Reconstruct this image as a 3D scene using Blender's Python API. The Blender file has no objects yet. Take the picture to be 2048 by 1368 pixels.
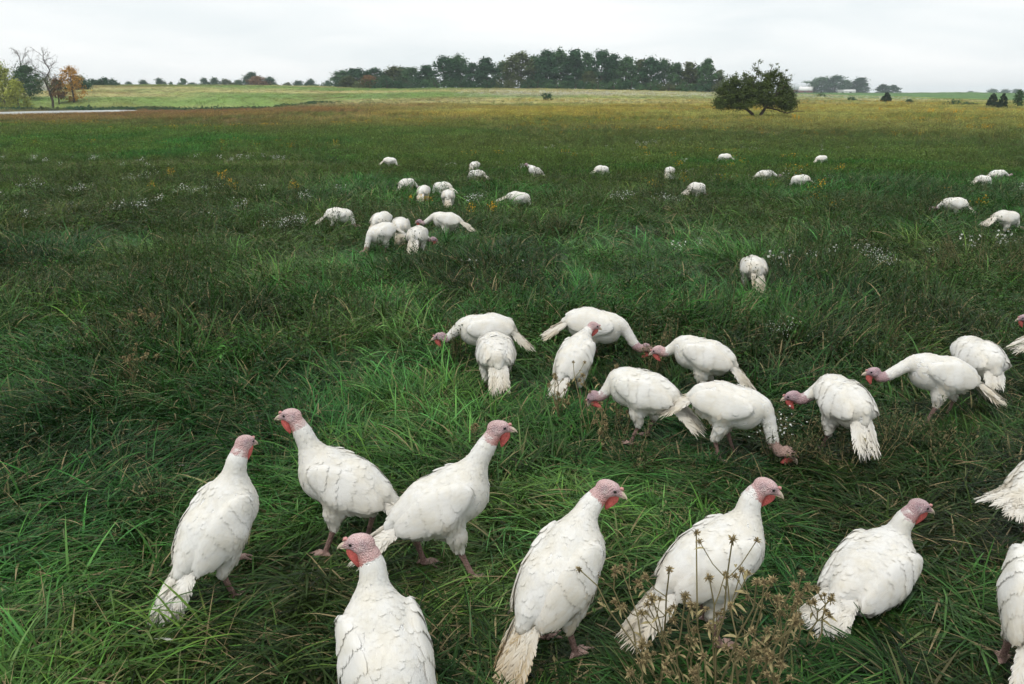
import bpy, math, random
import numpy as np
import openvdb as vdb
from mathutils import Vector, Matrix, Euler

# ---------------------------------------------------------------- camera, sky, sun, exposure
S = bpy.context.scene
COL = S.collection
CAM_H = 2.0                       # eye height in metres
PITCH = math.radians(17.06)       # looking slightly down
FPX = 1593.0                      # focal length in pixels of the 2048 px wide photograph
cam_data = bpy.data.cameras.new('camera')
cam_data.sensor_width = 36.0
cam_data.lens = 36.0 * FPX / 2048.0
cam_data.clip_start = 0.05
cam_data.clip_end = 6000.0
cam = bpy.data.objects.new('camera', cam_data)
COL.objects.link(cam)
cam.location = (0, 0, CAM_H)
cam.rotation_euler = (math.radians(90) - PITCH, 0, 0)
S.camera = cam

SUN_EL, SUN_AZ = math.radians(58), math.radians(215)   # high, behind the camera on its left, veiled by cloud
world = bpy.data.worlds.new('World')
S.world = world
world.use_nodes = True
wt = world.node_tree
for n in list(wt.nodes):
    wt.nodes.remove(n)
w_out = wt.nodes.new('ShaderNodeOutputWorld')
w_bg = wt.nodes.new('ShaderNodeBackground')
w_sky = wt.nodes.new('ShaderNodeTexSky')
w_sky.sky_type = 'NISHITA'
w_sky.sun_disc = False
w_sky.sun_elevation = SUN_EL
w_sky.sun_rotation = SUN_AZ
w_sky.air_density = 1.0
w_sky.dust_density = 3.0
# an overcast layer: soft long banks of cloud over the clear sky, in world directions
w_tc = wt.nodes.new('ShaderNodeTexCoord')
w_map = wt.nodes.new('ShaderNodeMapping')
w_map.inputs['Scale'].default_value = (1.0, 1.0, 5.5)
w_n = wt.nodes.new('ShaderNodeTexNoise')
w_n.inputs['Scale'].default_value = 3.0
w_n.inputs['Detail'].default_value = 5.0
w_n.inputs['Roughness'].default_value = 0.5
w_n.inputs['Distortion'].default_value = 0.25
w_ramp = wt.nodes.new('ShaderNodeValToRGB')
w_ramp.color_ramp.elements[0].position = 0.34
w_ramp.color_ramp.elements[0].color = (7.7, 8.2, 8.35, 1)
w_ramp.color_ramp.elements[1].position = 0.66
w_ramp.color_ramp.elements[1].color = (9.5, 9.55, 9.5, 1)
w_mix = wt.nodes.new('ShaderNodeMix')
w_mix.data_type = 'RGBA'
w_mix.inputs[0].default_value = 0.93
wt.links.new(w_tc.outputs['Generated'], w_map.inputs['Vector'])
wt.links.new(w_map.outputs['Vector'], w_n.inputs['Vector'])
wt.links.new(w_n.outputs['Fac'], w_ramp.inputs['Fac'])
wt.links.new(w_sky.outputs['Color'], w_mix.inputs[6])
wt.links.new(w_ramp.outputs['Color'], w_mix.inputs[7])
wt.links.new(w_mix.outputs[2], w_bg.inputs['Color'])
w_bg.inputs['Strength'].default_value = 0.105
wt.links.new(w_bg.outputs['Background'], w_out.inputs['Surface'])

sun_data = bpy.data.lights.new('sun', 'SUN')
sun_data.energy = 1.5
sun_data.angle = math.radians(14)
sun_data.color = (1.0, 0.97, 0.92)
sun = bpy.data.objects.new('sun', sun_data)
COL.objects.link(sun)
_sd = Vector((math.sin(SUN_AZ) * math.cos(SUN_EL), math.cos(SUN_AZ) * math.cos(SUN_EL), math.sin(SUN_EL)))
sun.rotation_euler = _sd.to_track_quat('Z', 'Y').to_euler()
sun.location = _sd * 60

S.view_settings.view_transform = 'Standard'
S.view_settings.look = 'None'
S.view_settings.exposure = 0.2
S.view_settings.gamma = 1.0
S.view_settings.use_curve_mapping = False
S.cycles.max_bounces = 4
S.cycles.diffuse_bounces = 3
S.cycles.glossy_bounces = 1
S.cycles.transmission_bounces = 2
S.cycles.use_adaptive_sampling = True
S.cycles.adaptive_threshold = 0.03
S.cycles.use_light_tree = False
S.cycles.volume_bounces = 0
S.cycles.transparent_max_bounces = 8
S.cycles.use_denoising = True

RNG = np.random.default_rng(11)
random.seed(11)

# ---------------------------------------------------------------- helpers
def mesh_obj(name, V, F, mat, parent=None, smooth=True, cols=None, colname='col'):
    """one mesh object from vertices, faces (lists or an int array) and optional vertex colours"""
    me = bpy.data.meshes.new(name)
    V = np.asarray(V, dtype=np.float32)
    fill_mesh(me, V, F)
    if smooth:
        me.polygons.foreach_set('use_smooth', np.ones(len(me.polygons), dtype=bool))
    if cols is not None:
        put_color(me, colname, cols)
    if mat is not None:
        me.materials.append(mat)
    o = bpy.data.objects.new(name, me)
    COL.objects.link(o)
    if parent is not None:
        o.parent = parent
    return o

def fill_mesh(me, V, F):
    V = np.asarray(V, dtype=np.float32)
    if isinstance(F, np.ndarray):
        k = F.shape[1]
        flat = F.astype(np.int32).ravel()
        starts = np.arange(0, len(flat), k, dtype=np.int32)
    else:
        flat = np.fromiter((i for f in F for i in f), dtype=np.int32)
        lens = np.fromiter((len(f) for f in F), dtype=np.int32)
        starts = np.concatenate([[0], np.cumsum(lens)[:-1]]).astype(np.int32) if len(lens) else np.zeros(0, np.int32)
    me.vertices.add(len(V))
    me.vertices.foreach_set('co', V.ravel())
    me.loops.add(len(flat))
    me.loops.foreach_set('vertex_index', flat)
    me.polygons.add(len(starts))
    me.polygons.foreach_set('loop_start', starts)
    me.update(calc_edges=True)
    me.validate()

def put_color(me, name, cols):
    a = me.attributes.new(name, 'FLOAT_COLOR', 'POINT')
    c = np.ones((len(cols), 4), dtype=np.float32)
    c[:, :cols.shape[1]] = cols
    a.data.foreach_set('color', c.ravel())

def tag(o, label=None, cat=None, group=None, kind=None):
    if label: o['label'] = label
    if cat: o['category'] = cat
    if group: o['group'] = group
    if kind: o['kind'] = kind
    return o

def empty(name, loc, rz=0.0):
    o = bpy.data.objects.new(name, None)
    o.empty_display_size = 0.1
    COL.objects.link(o)
    o.location = loc
    o.rotation_euler = (0, 0, rz)
    return o

def children_of(o):
    return [c for c in CHILDREN.get(o.name, [])]

def copy_thing(root, loc, rz, scale=1.0):
    """copy a thing with its parts and their sub-parts (mesh data shared)"""
    r = root.copy(); COL.objects.link(r)
    r.location = loc; r.rotation_euler = (0, 0, rz); r.scale = (scale, scale, scale)
    for ch in [c for c in root.children]:
        c = ch.copy(); COL.objects.link(c); c.parent = r
        for g in [g for g in ch.children]:
            d = g.copy(); COL.objects.link(d); d.parent = c
    return r

def nrm(a):
    a = np.asarray(a, dtype=float)
    return a / (np.linalg.norm(a, axis=-1, keepdims=True) + 1e-12)

def ss(a, b, x):
    t = np.clip((x - a) / (b - a + 1e-12), 0, 1)
    return t * t * (3 - 2 * t)

_NP = np.random.default_rng(5).random((256, 256))
def vnoise(x, y, seed=0):
    """smooth value noise in the plane, 0..1"""
    x = np.asarray(x, dtype=float) + seed * 17.31; y = np.asarray(y, dtype=float) + seed * 9.73
    xi = np.floor(x).astype(int); yi = np.floor(y).astype(int)
    fx = x - xi; fy = y - yi
    fx = fx * fx * (3 - 2 * fx); fy = fy * fy * (3 - 2 * fy)
    g = lambda i, j: _NP[i & 255, j & 255]
    return (g(xi, yi) * (1 - fx) + g(xi + 1, yi) * fx) * (1 - fy) + (g(xi, yi + 1) * (1 - fx) + g(xi + 1, yi + 1) * fx) * fy

def fbm(x, y, seed=0, octs=4):
    s = 0; a = 0.5; t = 0
    for k in range(octs):
        s = s + a * vnoise(x * 2 ** k, y * 2 ** k, seed + k * 3); t += a; a *= 0.5
    return s / t

def nodes_of(m):
    m.use_nodes = True
    nt = m.node_tree
    for n in list(nt.nodes):
        nt.nodes.remove(n)
    out = nt.nodes.new('ShaderNodeOutputMaterial')
    return nt, out

def N(nt, kind, **inp):
    n = nt.nodes.new(kind)
    for k, v in inp.items():
        k = k.replace('_', ' ')
        if k in n.inputs:
            n.inputs[k].default_value = v
    return n

def mat_plain(name, col, rough=0.6, spec=0.3, noise=None, coat=0.0):
    m = bpy.data.materials.new(name)
    nt, out = nodes_of(m)
    b = N(nt, 'ShaderNodeBsdfPrincipled', Roughness=rough)
    b.inputs['Specular IOR Level'].default_value = spec
    b.inputs['Coat Weight'].default_value = coat
    tc = nt.nodes.new('ShaderNodeTexCoord')
    sc, lo, hi = noise or (40.0, 0.75, 1.2)
    n1 = N(nt, 'ShaderNodeTexNoise', Scale=sc, Detail=4.0)
    nt.links.new(tc.outputs['Object'], n1.inputs['Vector'])
    ramp = nt.nodes.new('ShaderNodeValToRGB')
    ramp.color_ramp.elements[0].position = 0.3; ramp.color_ramp.elements[0].color = tuple(c * lo for c in col) + (1,)
    ramp.color_ramp.elements[1].position = 0.7; ramp.color_ramp.elements[1].color = tuple(min(1, c * hi) for c in col) + (1,)
    nt.links.new(n1.outputs['Fac'], ramp.inputs['Fac'])
    nt.links.new(ramp.outputs['Color'], b.inputs['Base Color'])
    nt.links.new(b.outputs[0], out.inputs['Surface'])
    return m

# ================================================================ the land
POND_C, POND_R = (-89.5, 165.0), (11.5, 28.0)
def pond_d(x, y):
    wob = 0.16 * (fbm(x * 0.06, y * 0.06, 31, 3) - 0.5)
    return np.sqrt(((x - POND_C[0]) / POND_R[0]) ** 2 + ((y - POND_C[1]) / POND_R[1]) ** 2) + wob

def height(x, y):
    x = np.asarray(x, float); y = np.asarray(y, float)
    ridge = np.interp(x, [-700, -260, -140, 0, 60, 95, 150, 230, 420, 900], [6.5, 6.8, 6.6, 5.3, 4.3, 3.2, 1.3, -1.2, -3.5, -6])
    back = np.interp(x, [-900, -260, 0, 150, 310, 480, 800, 1600], [3.0, 3.0, 3.0, 4.6, 5.4, 2.6, -6.0, -9.0])
    up = ss(120, 330, y)
    z = ridge * up
    z = z * (1 - ss(420, 560, y)) + back * ss(420, 560, y)
    z = z + (fbm(x * 0.02, y * 0.02, 3, 3) - 0.5) * (0.35 * ss(60, 160, y) + 0.9 * ss(200, 300, y))
    z = z - 0.75 * ss(35, 110, y) * ss(-22, -60, x) * ss(330, 200, y)
    z = z + (fbm(x * 0.25, y * 0.25, 8, 3) - 0.5) * 0.10 * ss(4, 12, np.hypot(x, y))
    z = z + (fbm(x * 1.6, y * 1.6, 12, 2) - 0.5) * 0.05
    r_ = np.hypot(x, y)
    z = z - 0.018 * np.minimum(r_, 38.0) * ss(135, 45, r_)          # the near field falls away a little
    p = pond_d(x, y)
    flat = np.maximum(ss(2.1, 1.15, p), ss(-38, -60, x) * ss(-150, -120, x) * ss(105, 130, y) * ss(215, 196, y))
    z = z * (1 - flat) - 0.70 * flat
    z = z - 0.55 * ss(1.05, 0.85, p)
    return z

def ray(px, py):
    d = Vector(((px - 1024) / FPX, -(py - 684) / FPX, -1.0))
    return np.array(cam.rotation_euler.to_matrix() @ d)

def ground_at(px, py, up=0.0):
    """the point of the land (plus up metres) seen at a pixel of the photograph"""
    d = ray(px, py); o = np.array([0, 0, CAM_H])
    t0 = 0.8; t = t0
    step = 1.015
    while t < 3000:
        p = o + d * t
        if p[2] < height(p[0], p[1]) + up:
            lo, hi = t / step, t
            for _ in range(24):
                m = (lo + hi) / 2; p = o + d * m
                if p[2] < height(p[0], p[1]) + up: hi = m
                else: lo = m
            p = o + d * hi
            return Vector((p[0], p[1], float(height(p[0], p[1]))))
        t *= step
    p = o + d * 900
    return Vector((p[0], p[1], float(height(p[0], p[1]))))

def at_row(px, py, D):
    """the point D metres north that shows at a pixel of the photograph"""
    d = ray(px, py)
    return np.array([0, 0, CAM_H]) + d * (D / d[1])

def plant_color(x, y):
    """what grows where: colour of the herbage, lightened with distance as a grazing view would"""
    x = np.asarray(x, float); y = np.asarray(y, float); n = x.shape
    r = np.hypot(x, y)
    a = fbm(x * 0.35, y * 0.35, 40, 4)[..., None]; b = fbm(x * 0.05, y * 0.05, 41, 4)[..., None]; c = fbm(x * 0.016, y * 0.022, 42, 4)[..., None]
    c2 = fbm(x * 0.012, y * 0.05, 47, 4)[..., None]
    lush = np.array([0.026, 0.094, 0.019]); olive = np.array([0.054, 0.092, 0.020]); brown = np.array([0.076, 0.082, 0.028])
    k = lambda lo, hi, v: ss(lo, hi, v)
    col = lush * (1 - k(.42, .66, a)) + (lush * .55 + olive * .6) * k(.42, .66, a)
    wild = k(8, 18, r[..., None])
    wmix = k(.36, .58, b * .55 + a * .45 + .07 * k(16, 40, r[..., None]))
    col = col * (1 - wild * .75 * wmix) + (olive * .78 + brown * .22) * wild * .75 * wmix
    col = col * (1 + 0.9 * k(10, 50, r[..., None]))  # paler with distance: the lightening of a grazing view put into the colour
    far = k(22, 90, y[..., None] + (b - .5) * 50)
    gold = np.array([0.38, 0.33, 0.075]); rust = np.array([0.30, 0.168, 0.072]); straw = np.array([0.30, 0.26, 0.115])
    mid = olive * 2.1 * (1 - k(.38, .62, b)) + brown * 1.9 * k(.38, .62, b)
    right = k(-45, 35, x[..., None] + (c - .5) * 90)
    left_far = rust * (1 - .4 * k(.40, .62, b)) + np.array([0.20, 0.21, 0.065]) * .4 * k(.40, .62, b)
    ochre = gold * (1 - k(.35, .6, b)) + np.array([0.38, 0.38, 0.11]) * k(.35, .6, b)
    band = k(36, 125, y[..., None] + (c - .5) * 110 + (b - .5) * 70)
    zone = mid * (1 - band) + (left_far * (1 - right) + ochre * right) * band
    col = col * (1 - far) + zone * far
    # the slope behind: pale pasture, green with straw
    hill = k(145, 225, y[..., None] + (c - .5) * 130 + (b - .5) * 80 - 20 * right)
    green = np.array([0.22, 0.36, 0.10]); pale = np.array([0.52, 0.50, 0.23])
    hcol = green * (1 - k(.36, .60, c2)) + pale * k(.36, .60, c2)
    hcol = hcol * (1 - .5 * k(.55, .75, b)) + np.array([0.22, 0.17, 0.05]) * .5 * k(.55, .75, b)
    col = col * (1 - hill) + hcol * hill
    # a drift of white flowers below the wood
    drift = np.exp(-((y - 238 - 0.05 * x) / 22.0) ** 2)[..., None] * k(-20, 0, x[..., None]) * k(125, 95, x[..., None]) * k(.36, .6, a * .5 + b * .5)
    col = col * (1 - .75 * drift) + np.array([0.50, 0.50, 0.40]) * .75 * drift
    # maize strip beyond the boundary on the right
    crop = (k(300, 312, y - 0.10 * x) * k(75, 95, x))[..., None]
    col = col * (1 - crop) + np.array([0.12, 0.25, 0.07]) * crop
    # damp dark margin of the pond
    p = pond_d(x, y)[..., None]
    edge = np.exp(-((p - 1.12) / 0.10) ** 2) * k(POND_C[1] - 6, POND_C[1] + 6, y[..., None])
    col = col * (1 - .6 * edge) + np.array([0.06, 0.075, 0.028]) * .6 * edge
    return col * (0.86 + 0.28 * fbm(x * 0.9, y * 0.9, 55, 3)[..., None])

def mat_ground():
    m = bpy.data.materials.new('meadow_soil')
    nt, out = nodes_of(m)
    b = N(nt, 'ShaderNodeBsdfPrincipled', Roughness=0.95)
    b.inputs['Specular IOR Level'].default_value = 0.1
    at = nt.nodes.new('ShaderNodeAttribute'); at.attribute_name = 'col'
    tc = nt.nodes.new('ShaderNodeTexCoord')
    n1 = N(nt, 'ShaderNodeTexNoise', Scale=1.7, Detail=9.0, Roughness=0.7)
    nt.links.new(tc.outputs['Object'], n1.inputs['Vector'])
    ramp = nt.nodes.new('ShaderNodeValToRGB')
    ramp.color_ramp.elements[0].position = 0.33; ramp.color_ramp.elements[0].color = (0.45, 0.42, 0.40, 1)
    ramp.color_ramp.elements[1].position = 0.68; ramp.color_ramp.elements[1].color = (1.25, 1.2, 1.1, 1)
    nt.links.new(n1.outputs['Fac'], ramp.inputs['Fac'])
    mx = nt.nodes.new('ShaderNodeMix'); mx.data_type = 'RGBA'; mx.blend_type = 'MULTIPLY'; mx.inputs[0].default_value = 1
    nt.links.new(at.outputs['Color'], mx.inputs[6]); nt.links.new(ramp.outputs['Color'], mx.inputs[7])
    nt.links.new(mx.outputs[2], b.inputs['Base Color'])
    n2 = N(nt, 'ShaderNodeTexNoise', Scale=14.0, Detail=6.0)
    nt.links.new(tc.outputs['Object'], n2.inputs['Vector'])
    bp = N(nt, 'ShaderNodeBump', Strength=0.8, Distance=0.06)
    nt.links.new(n2.outputs['Fac'], bp.inputs['Height']); nt.links.new(bp.outputs['Normal'], b.inputs['Normal'])
    nt.links.new(b.outputs[0], out.inputs['Surface'])
    return m

def build_ground():
    rr = np.concatenate([[0.0], np.geomspace(0.5, 2600, 230)])
    na = 300
    aa = np.linspace(0, 2 * math.pi, na, endpoint=False)
    # finer towards the north, where the field lies
    aa = math.pi / 2 + (aa - math.pi) * (0.30 + 0.70 * ((aa - math.pi) / math.pi) ** 2)
    X = (rr[1:, None] * np.cos(aa)[None]).ravel(); Y = (rr[1:, None] * np.sin(aa)[None]).ravel()
    X = np.concatenate([[0], X]); Y = np.concatenate([[0], Y])
    Z = height(X, Y)
    V = np.stack([X, Y, Z], 1)
    F = []
    for i in range(na):
        F.append((0, 1 + i, 1 + (i + 1) % na))
    nr = len(rr) - 1
    i = np.arange(na); j = np.arange(nr - 1)
    A = (1 + j[:, None] * na + i[None]).ravel(); B = (1 + j[:, None] * na + ((i + 1) % na)[None]).ravel()
    F += np.stack([A, A + na, B + na, B], 1).tolist()
    r = np.hypot(X, Y)
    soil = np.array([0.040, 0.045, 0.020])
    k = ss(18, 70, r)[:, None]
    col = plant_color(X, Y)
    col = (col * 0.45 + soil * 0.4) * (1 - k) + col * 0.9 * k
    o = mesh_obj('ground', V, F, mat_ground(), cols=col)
    tag(o, kind='structure')
    return o

def build_pond():
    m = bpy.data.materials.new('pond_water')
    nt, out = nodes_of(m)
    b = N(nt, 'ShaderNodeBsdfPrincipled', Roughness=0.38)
    b.inputs['Base Color'].default_value = (0.40, 0.42, 0.41, 1)  # pale grey: brightness of the reflected sky put into the base colour
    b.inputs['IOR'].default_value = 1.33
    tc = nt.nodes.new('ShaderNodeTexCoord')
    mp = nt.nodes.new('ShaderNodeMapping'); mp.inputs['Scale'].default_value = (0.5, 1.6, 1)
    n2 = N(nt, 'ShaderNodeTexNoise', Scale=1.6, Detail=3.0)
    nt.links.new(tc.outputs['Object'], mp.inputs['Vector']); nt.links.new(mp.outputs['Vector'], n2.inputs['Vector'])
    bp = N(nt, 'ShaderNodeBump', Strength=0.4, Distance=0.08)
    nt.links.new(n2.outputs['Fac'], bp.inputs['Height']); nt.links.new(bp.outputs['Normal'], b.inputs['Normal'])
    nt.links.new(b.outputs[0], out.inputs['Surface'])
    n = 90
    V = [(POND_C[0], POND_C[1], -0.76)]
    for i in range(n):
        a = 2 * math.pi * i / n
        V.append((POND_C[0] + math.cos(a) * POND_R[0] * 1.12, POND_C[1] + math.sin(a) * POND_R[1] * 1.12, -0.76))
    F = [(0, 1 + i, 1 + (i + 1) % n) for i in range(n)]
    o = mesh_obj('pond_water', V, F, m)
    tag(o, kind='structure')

build_ground()
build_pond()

# ---------------------------------------------------------------- herbage
def mat_leaf(name, use_tint=True, base=(0.06, 0.12, 0.04), rough=0.42, trans=0.25, spec=0.14):
    """leaf material: tint of the plant x brightness of the blade (red), dead share (green)"""
    m = bpy.data.materials.new(name)
    nt, out = nodes_of(m)
    b = N(nt, 'ShaderNodeBsdfPrincipled', Roughness=rough)
    b.inputs['Specular IOR Level'].default_value = spec
    vc = nt.nodes.new('ShaderNodeAttribute'); vc.attribute_name = 'bcol'
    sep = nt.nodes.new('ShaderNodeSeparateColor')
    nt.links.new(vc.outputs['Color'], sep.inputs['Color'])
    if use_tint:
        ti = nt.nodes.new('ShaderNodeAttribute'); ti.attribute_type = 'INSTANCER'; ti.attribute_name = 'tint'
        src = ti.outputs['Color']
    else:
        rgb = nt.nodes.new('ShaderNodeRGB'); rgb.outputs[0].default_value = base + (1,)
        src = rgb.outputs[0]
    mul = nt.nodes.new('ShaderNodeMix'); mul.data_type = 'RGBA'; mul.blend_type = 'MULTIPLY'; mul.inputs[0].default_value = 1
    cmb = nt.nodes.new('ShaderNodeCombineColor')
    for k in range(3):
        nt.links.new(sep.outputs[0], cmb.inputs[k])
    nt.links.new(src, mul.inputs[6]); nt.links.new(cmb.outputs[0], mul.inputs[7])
    mix = nt.nodes.new('ShaderNodeMix'); mix.data_type = 'RGBA'
    nt.links.new(sep.outputs[1], mix.inputs[0]); nt.links.new(mul.outputs[2], mix.inputs[6])
    mix.inputs[7].default_value = (0.34, 0.26, 0.14, 1)
    nt.links.new(mix.outputs[2], b.inputs['Base Color'])
    tr = nt.nodes.new('ShaderNodeBsdfTranslucent')
    nt.links.new(mix.outputs[2], tr.inputs['Color'])
    ms = nt.nodes.new('ShaderNodeMixShader'); ms.inputs[0].default_value = trans
    nt.links.new(b.outputs[0], ms.inputs[1]); nt.links.new(tr.outputs[0], ms.inputs[2])
    nt.links.new(ms.outputs[0], out.inputs['Surface'])
    return m

M_GRASS = mat_leaf('grass_blades')
M_FORB = mat_leaf('weed_leaves', rough=0.7, spec=0.08)

class Strips:
    """collects blades, leaves and stalks as ribbons"""
    def __init__(s): s.V = []; s.F = []; s.C = []; s.n = 0
    def blade(s, p, yaw, L, w, lean, arch, rng, val=1.0, dead=0.0, seg=5, twist=0.0):
        """ribbon rising from p, leaning by `lean` rad from upright and arching over by `arch` rad"""
        d = np.array([math.cos(yaw), math.sin(yaw), 0]); side = np.array([-d[1], d[0], 0])
        q = np.array(p, float); a = lean; rows = []
        for i in range(seg + 1):
            t = i / seg
            ww = w * (0.75 + 0.5 * t) * (1 - t ** 2.2) + 0.0004
            tw = twist * t
            sv = side * math.cos(tw) + np.array([0, 0, 1]) * math.sin(tw)
            rows.append((q - sv * ww / 2, q + sv * ww / 2))
            a += arch / seg * (0.5 + t)
            q = q + (d * math.sin(a) + np.array([0, 0, math.cos(a)])) * L / seg
            if q[2] < 0.008: q[2] = 0.008 + 0.004 * rng.random()
        for i, (x, y) in enumerate(rows):
            s.V += [x, y]; t = i / seg
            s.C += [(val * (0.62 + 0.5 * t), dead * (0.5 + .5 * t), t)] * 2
        for i in range(seg):
            k = s.n + 2 * i
            s.F.append((k, k + 1, k + 3, k + 2))
        s.n += 2 * (seg + 1)
    def quad(s, a, b, c, d, val=1.0, dead=0.0):
        s.V += [a, b, c, d]; s.C += [(val, dead, 0.5)] * 4
        s.F.append((s.n, s.n + 1, s.n + 2, s.n + 3)); s.n += 4
    def leaf(s, p, dirv, L, w, rng, val=1.0, dead=0.0, droop=0.2):
        dirv = nrm(dirv); up = np.array([0, 0, 1.0])
        side = nrm(np.cross(dirv, up) + rng.normal(0, .25, 3)); nn = np.cross(side, dirv)
        p = np.asarray(p, float)
        m = p + dirv * L * .5 + nn * 0.06 * L; e = p + dirv * L - np.array([0, 0, droop * L])
        s.V += [p, m - side * w / 2, e, m + side * w / 2]; s.C += [(val, dead, 0.5)] * 4
        s.F.append((s.n, s.n + 1, s.n + 2, s.n + 3)); s.n += 4
    def stalk(s, pts, r0, r1, val=1.0, dead=0.0, sides=3):
        pts = np.asarray(pts, float); m = len(pts)
        for i, p in enumerate(pts):
            t = nrm(pts[min(i + 1, m - 1)] - pts[max(i - 1, 0)])
            u = nrm(np.cross(t, [0.31, 0.77, 0.55])); v = np.cross(t, u); r = r0 + (r1 - r0) * i / (m - 1)
            for k in range(sides):
                a = 2 * math.pi * k / sides
                s.V.append(p + (u * math.cos(a) + v * math.sin(a)) * r); s.C.append((val, dead, 0.5))
        for i in range(m - 1):
            for k in range(sides):
                s.F.append((s.n + i * sides + k, s.n + i * sides + (k + 1) % sides, s.n + (i + 1) * sides + (k + 1) % sides, s.n + (i + 1) * sides + k))
        s.n += m * sides
    def arrays(s): return np.array(s.V), s.F, np.array(s.C)
    def obj(s, name, mat, parent=None, link=True):
        V, F, C = s.arrays()
        if link:
            return mesh_obj(name, V, F, mat, parent, smooth=False, cols=C, colname='bcol')
        me = bpy.data.meshes.new(name); fill_mesh(me, V, F); put_color(me, 'bcol', C); me.materials.append(mat)
        return bpy.data.objects.new(name, me)

def patch(kind, seed):
    """a half-metre patch of mixed growth, its long grass laid over towards +x"""
    g = np.random.default_rng(seed); s = Strips()
    spot = lambda sd: g.normal(0, sd, 2)
    # short growth beneath, partly dead, its colour darkened to deepen the shade there
    for i in range(110):
        p = spot(0.17)
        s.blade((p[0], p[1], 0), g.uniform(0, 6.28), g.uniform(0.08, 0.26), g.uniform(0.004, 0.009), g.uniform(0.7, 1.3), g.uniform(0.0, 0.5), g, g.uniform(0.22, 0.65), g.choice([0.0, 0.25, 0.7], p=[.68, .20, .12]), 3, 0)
    n = {'long': 13, 'mixed': 8, 'weedy': 4, 'short': 4}[kind]
    for c in range(n):
        p0 = spot(0.15); d0 = g.normal(0, 0.85); h = g.uniform(.6, 1.1); v0 = g.uniform(.6, 1.35)
        for i in range(20):
            p = p0 + spot(0.045)
            dead = 1.0 if g.random() < 0.06 else (0.3 if g.random() < 0.12 else 0.0)
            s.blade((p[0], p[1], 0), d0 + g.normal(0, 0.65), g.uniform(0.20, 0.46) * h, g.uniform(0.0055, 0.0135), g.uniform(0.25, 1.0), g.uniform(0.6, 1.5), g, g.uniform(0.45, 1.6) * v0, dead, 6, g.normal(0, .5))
    for c in range({'long': 2, 'mixed': 6, 'weedy': 3, 'short': 8}[kind]):
        p0 = spot(0.16); h = g.uniform(.5, 1.0)
        for i in range(16):
            p = p0 + spot(0.03)
            s.blade((p[0], p[1], 0), g.uniform(0, 6.28), g.uniform(0.12, 0.32) * h, g.uniform(0.004, 0.008), g.uniform(0.05, 0.5), g.uniform(0.2, 1.3), g, g.uniform(0.7, 1.35), 0.8 if g.random() < 0.06 else 0, 5, g.normal(0, .6))
    for i in range(5):              # loose straws
        p = spot(0.18)
        s.blade((p[0], p[1], 0.02), g.uniform(0, 6.28), g.uniform(0.15, 0.40), g.uniform(0.003, 0.006), g.uniform(0.4, 1.25), g.uniform(0.0, 0.9), g, 1.0, g.uniform(0.75, 1.0), 4, g.normal(0, 1.0))
    for i in range({'long': 9, 'mixed': 9, 'weedy': 2, 'short': 5}[kind]):   # broad bright blades standing clear
        p = spot(0.15)
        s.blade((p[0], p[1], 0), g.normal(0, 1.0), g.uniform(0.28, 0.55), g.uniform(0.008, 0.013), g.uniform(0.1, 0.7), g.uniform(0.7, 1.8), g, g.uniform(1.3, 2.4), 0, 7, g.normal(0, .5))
    for i in range({'long': 0, 'mixed': 40, 'weedy': 60, 'short': 70}[kind]):  # small broad leaves
        a = g.uniform(0, 6.28); p = spot(0.16); z = g.uniform(0.02, 0.16)
        s.leaf((p[0], p[1], z), (math.cos(a), math.sin(a), g.uniform(-.1, .7)), g.uniform(0.02, 0.05), g.uniform(0.010, 0.022), g, g.uniform(0.7, 1.4), 0)
    for i in range({'long': 0, 'mixed': 1, 'weedy': 9, 'short': 0}[kind]):    # wiry dark stalks
        p = spot(0.15); a = g.uniform(0, 6.28); l = g.uniform(0.2, 0.48); ln = g.uniform(0.05, 0.45)
        p = np.array([p[0], p[1], 0]); top = np.array([math.cos(a) * l * ln, math.sin(a) * l * ln, l])
        s.stalk([p + top * t + g.normal(0, 0.01, 3) * t for t in np.linspace(0, 1, 4)], 0.0026, 0.0012, 0.5, 0.15)
        for k in range(30):
            s.leaf(p + top * g.uniform(0.2, 1.0) + g.normal(0, 0.016, 3), g.normal(0, 1, 3) + np.array([0, 0, 0.5]), g.uniform(0.018, 0.045), g.uniform(0.006, 0.014), g, g.uniform(0.5, 1.1), g.choice([0, .2, .5], p=[.84, .11, .05]))
    return s.obj(kind, M_GRASS, link=False)

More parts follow.
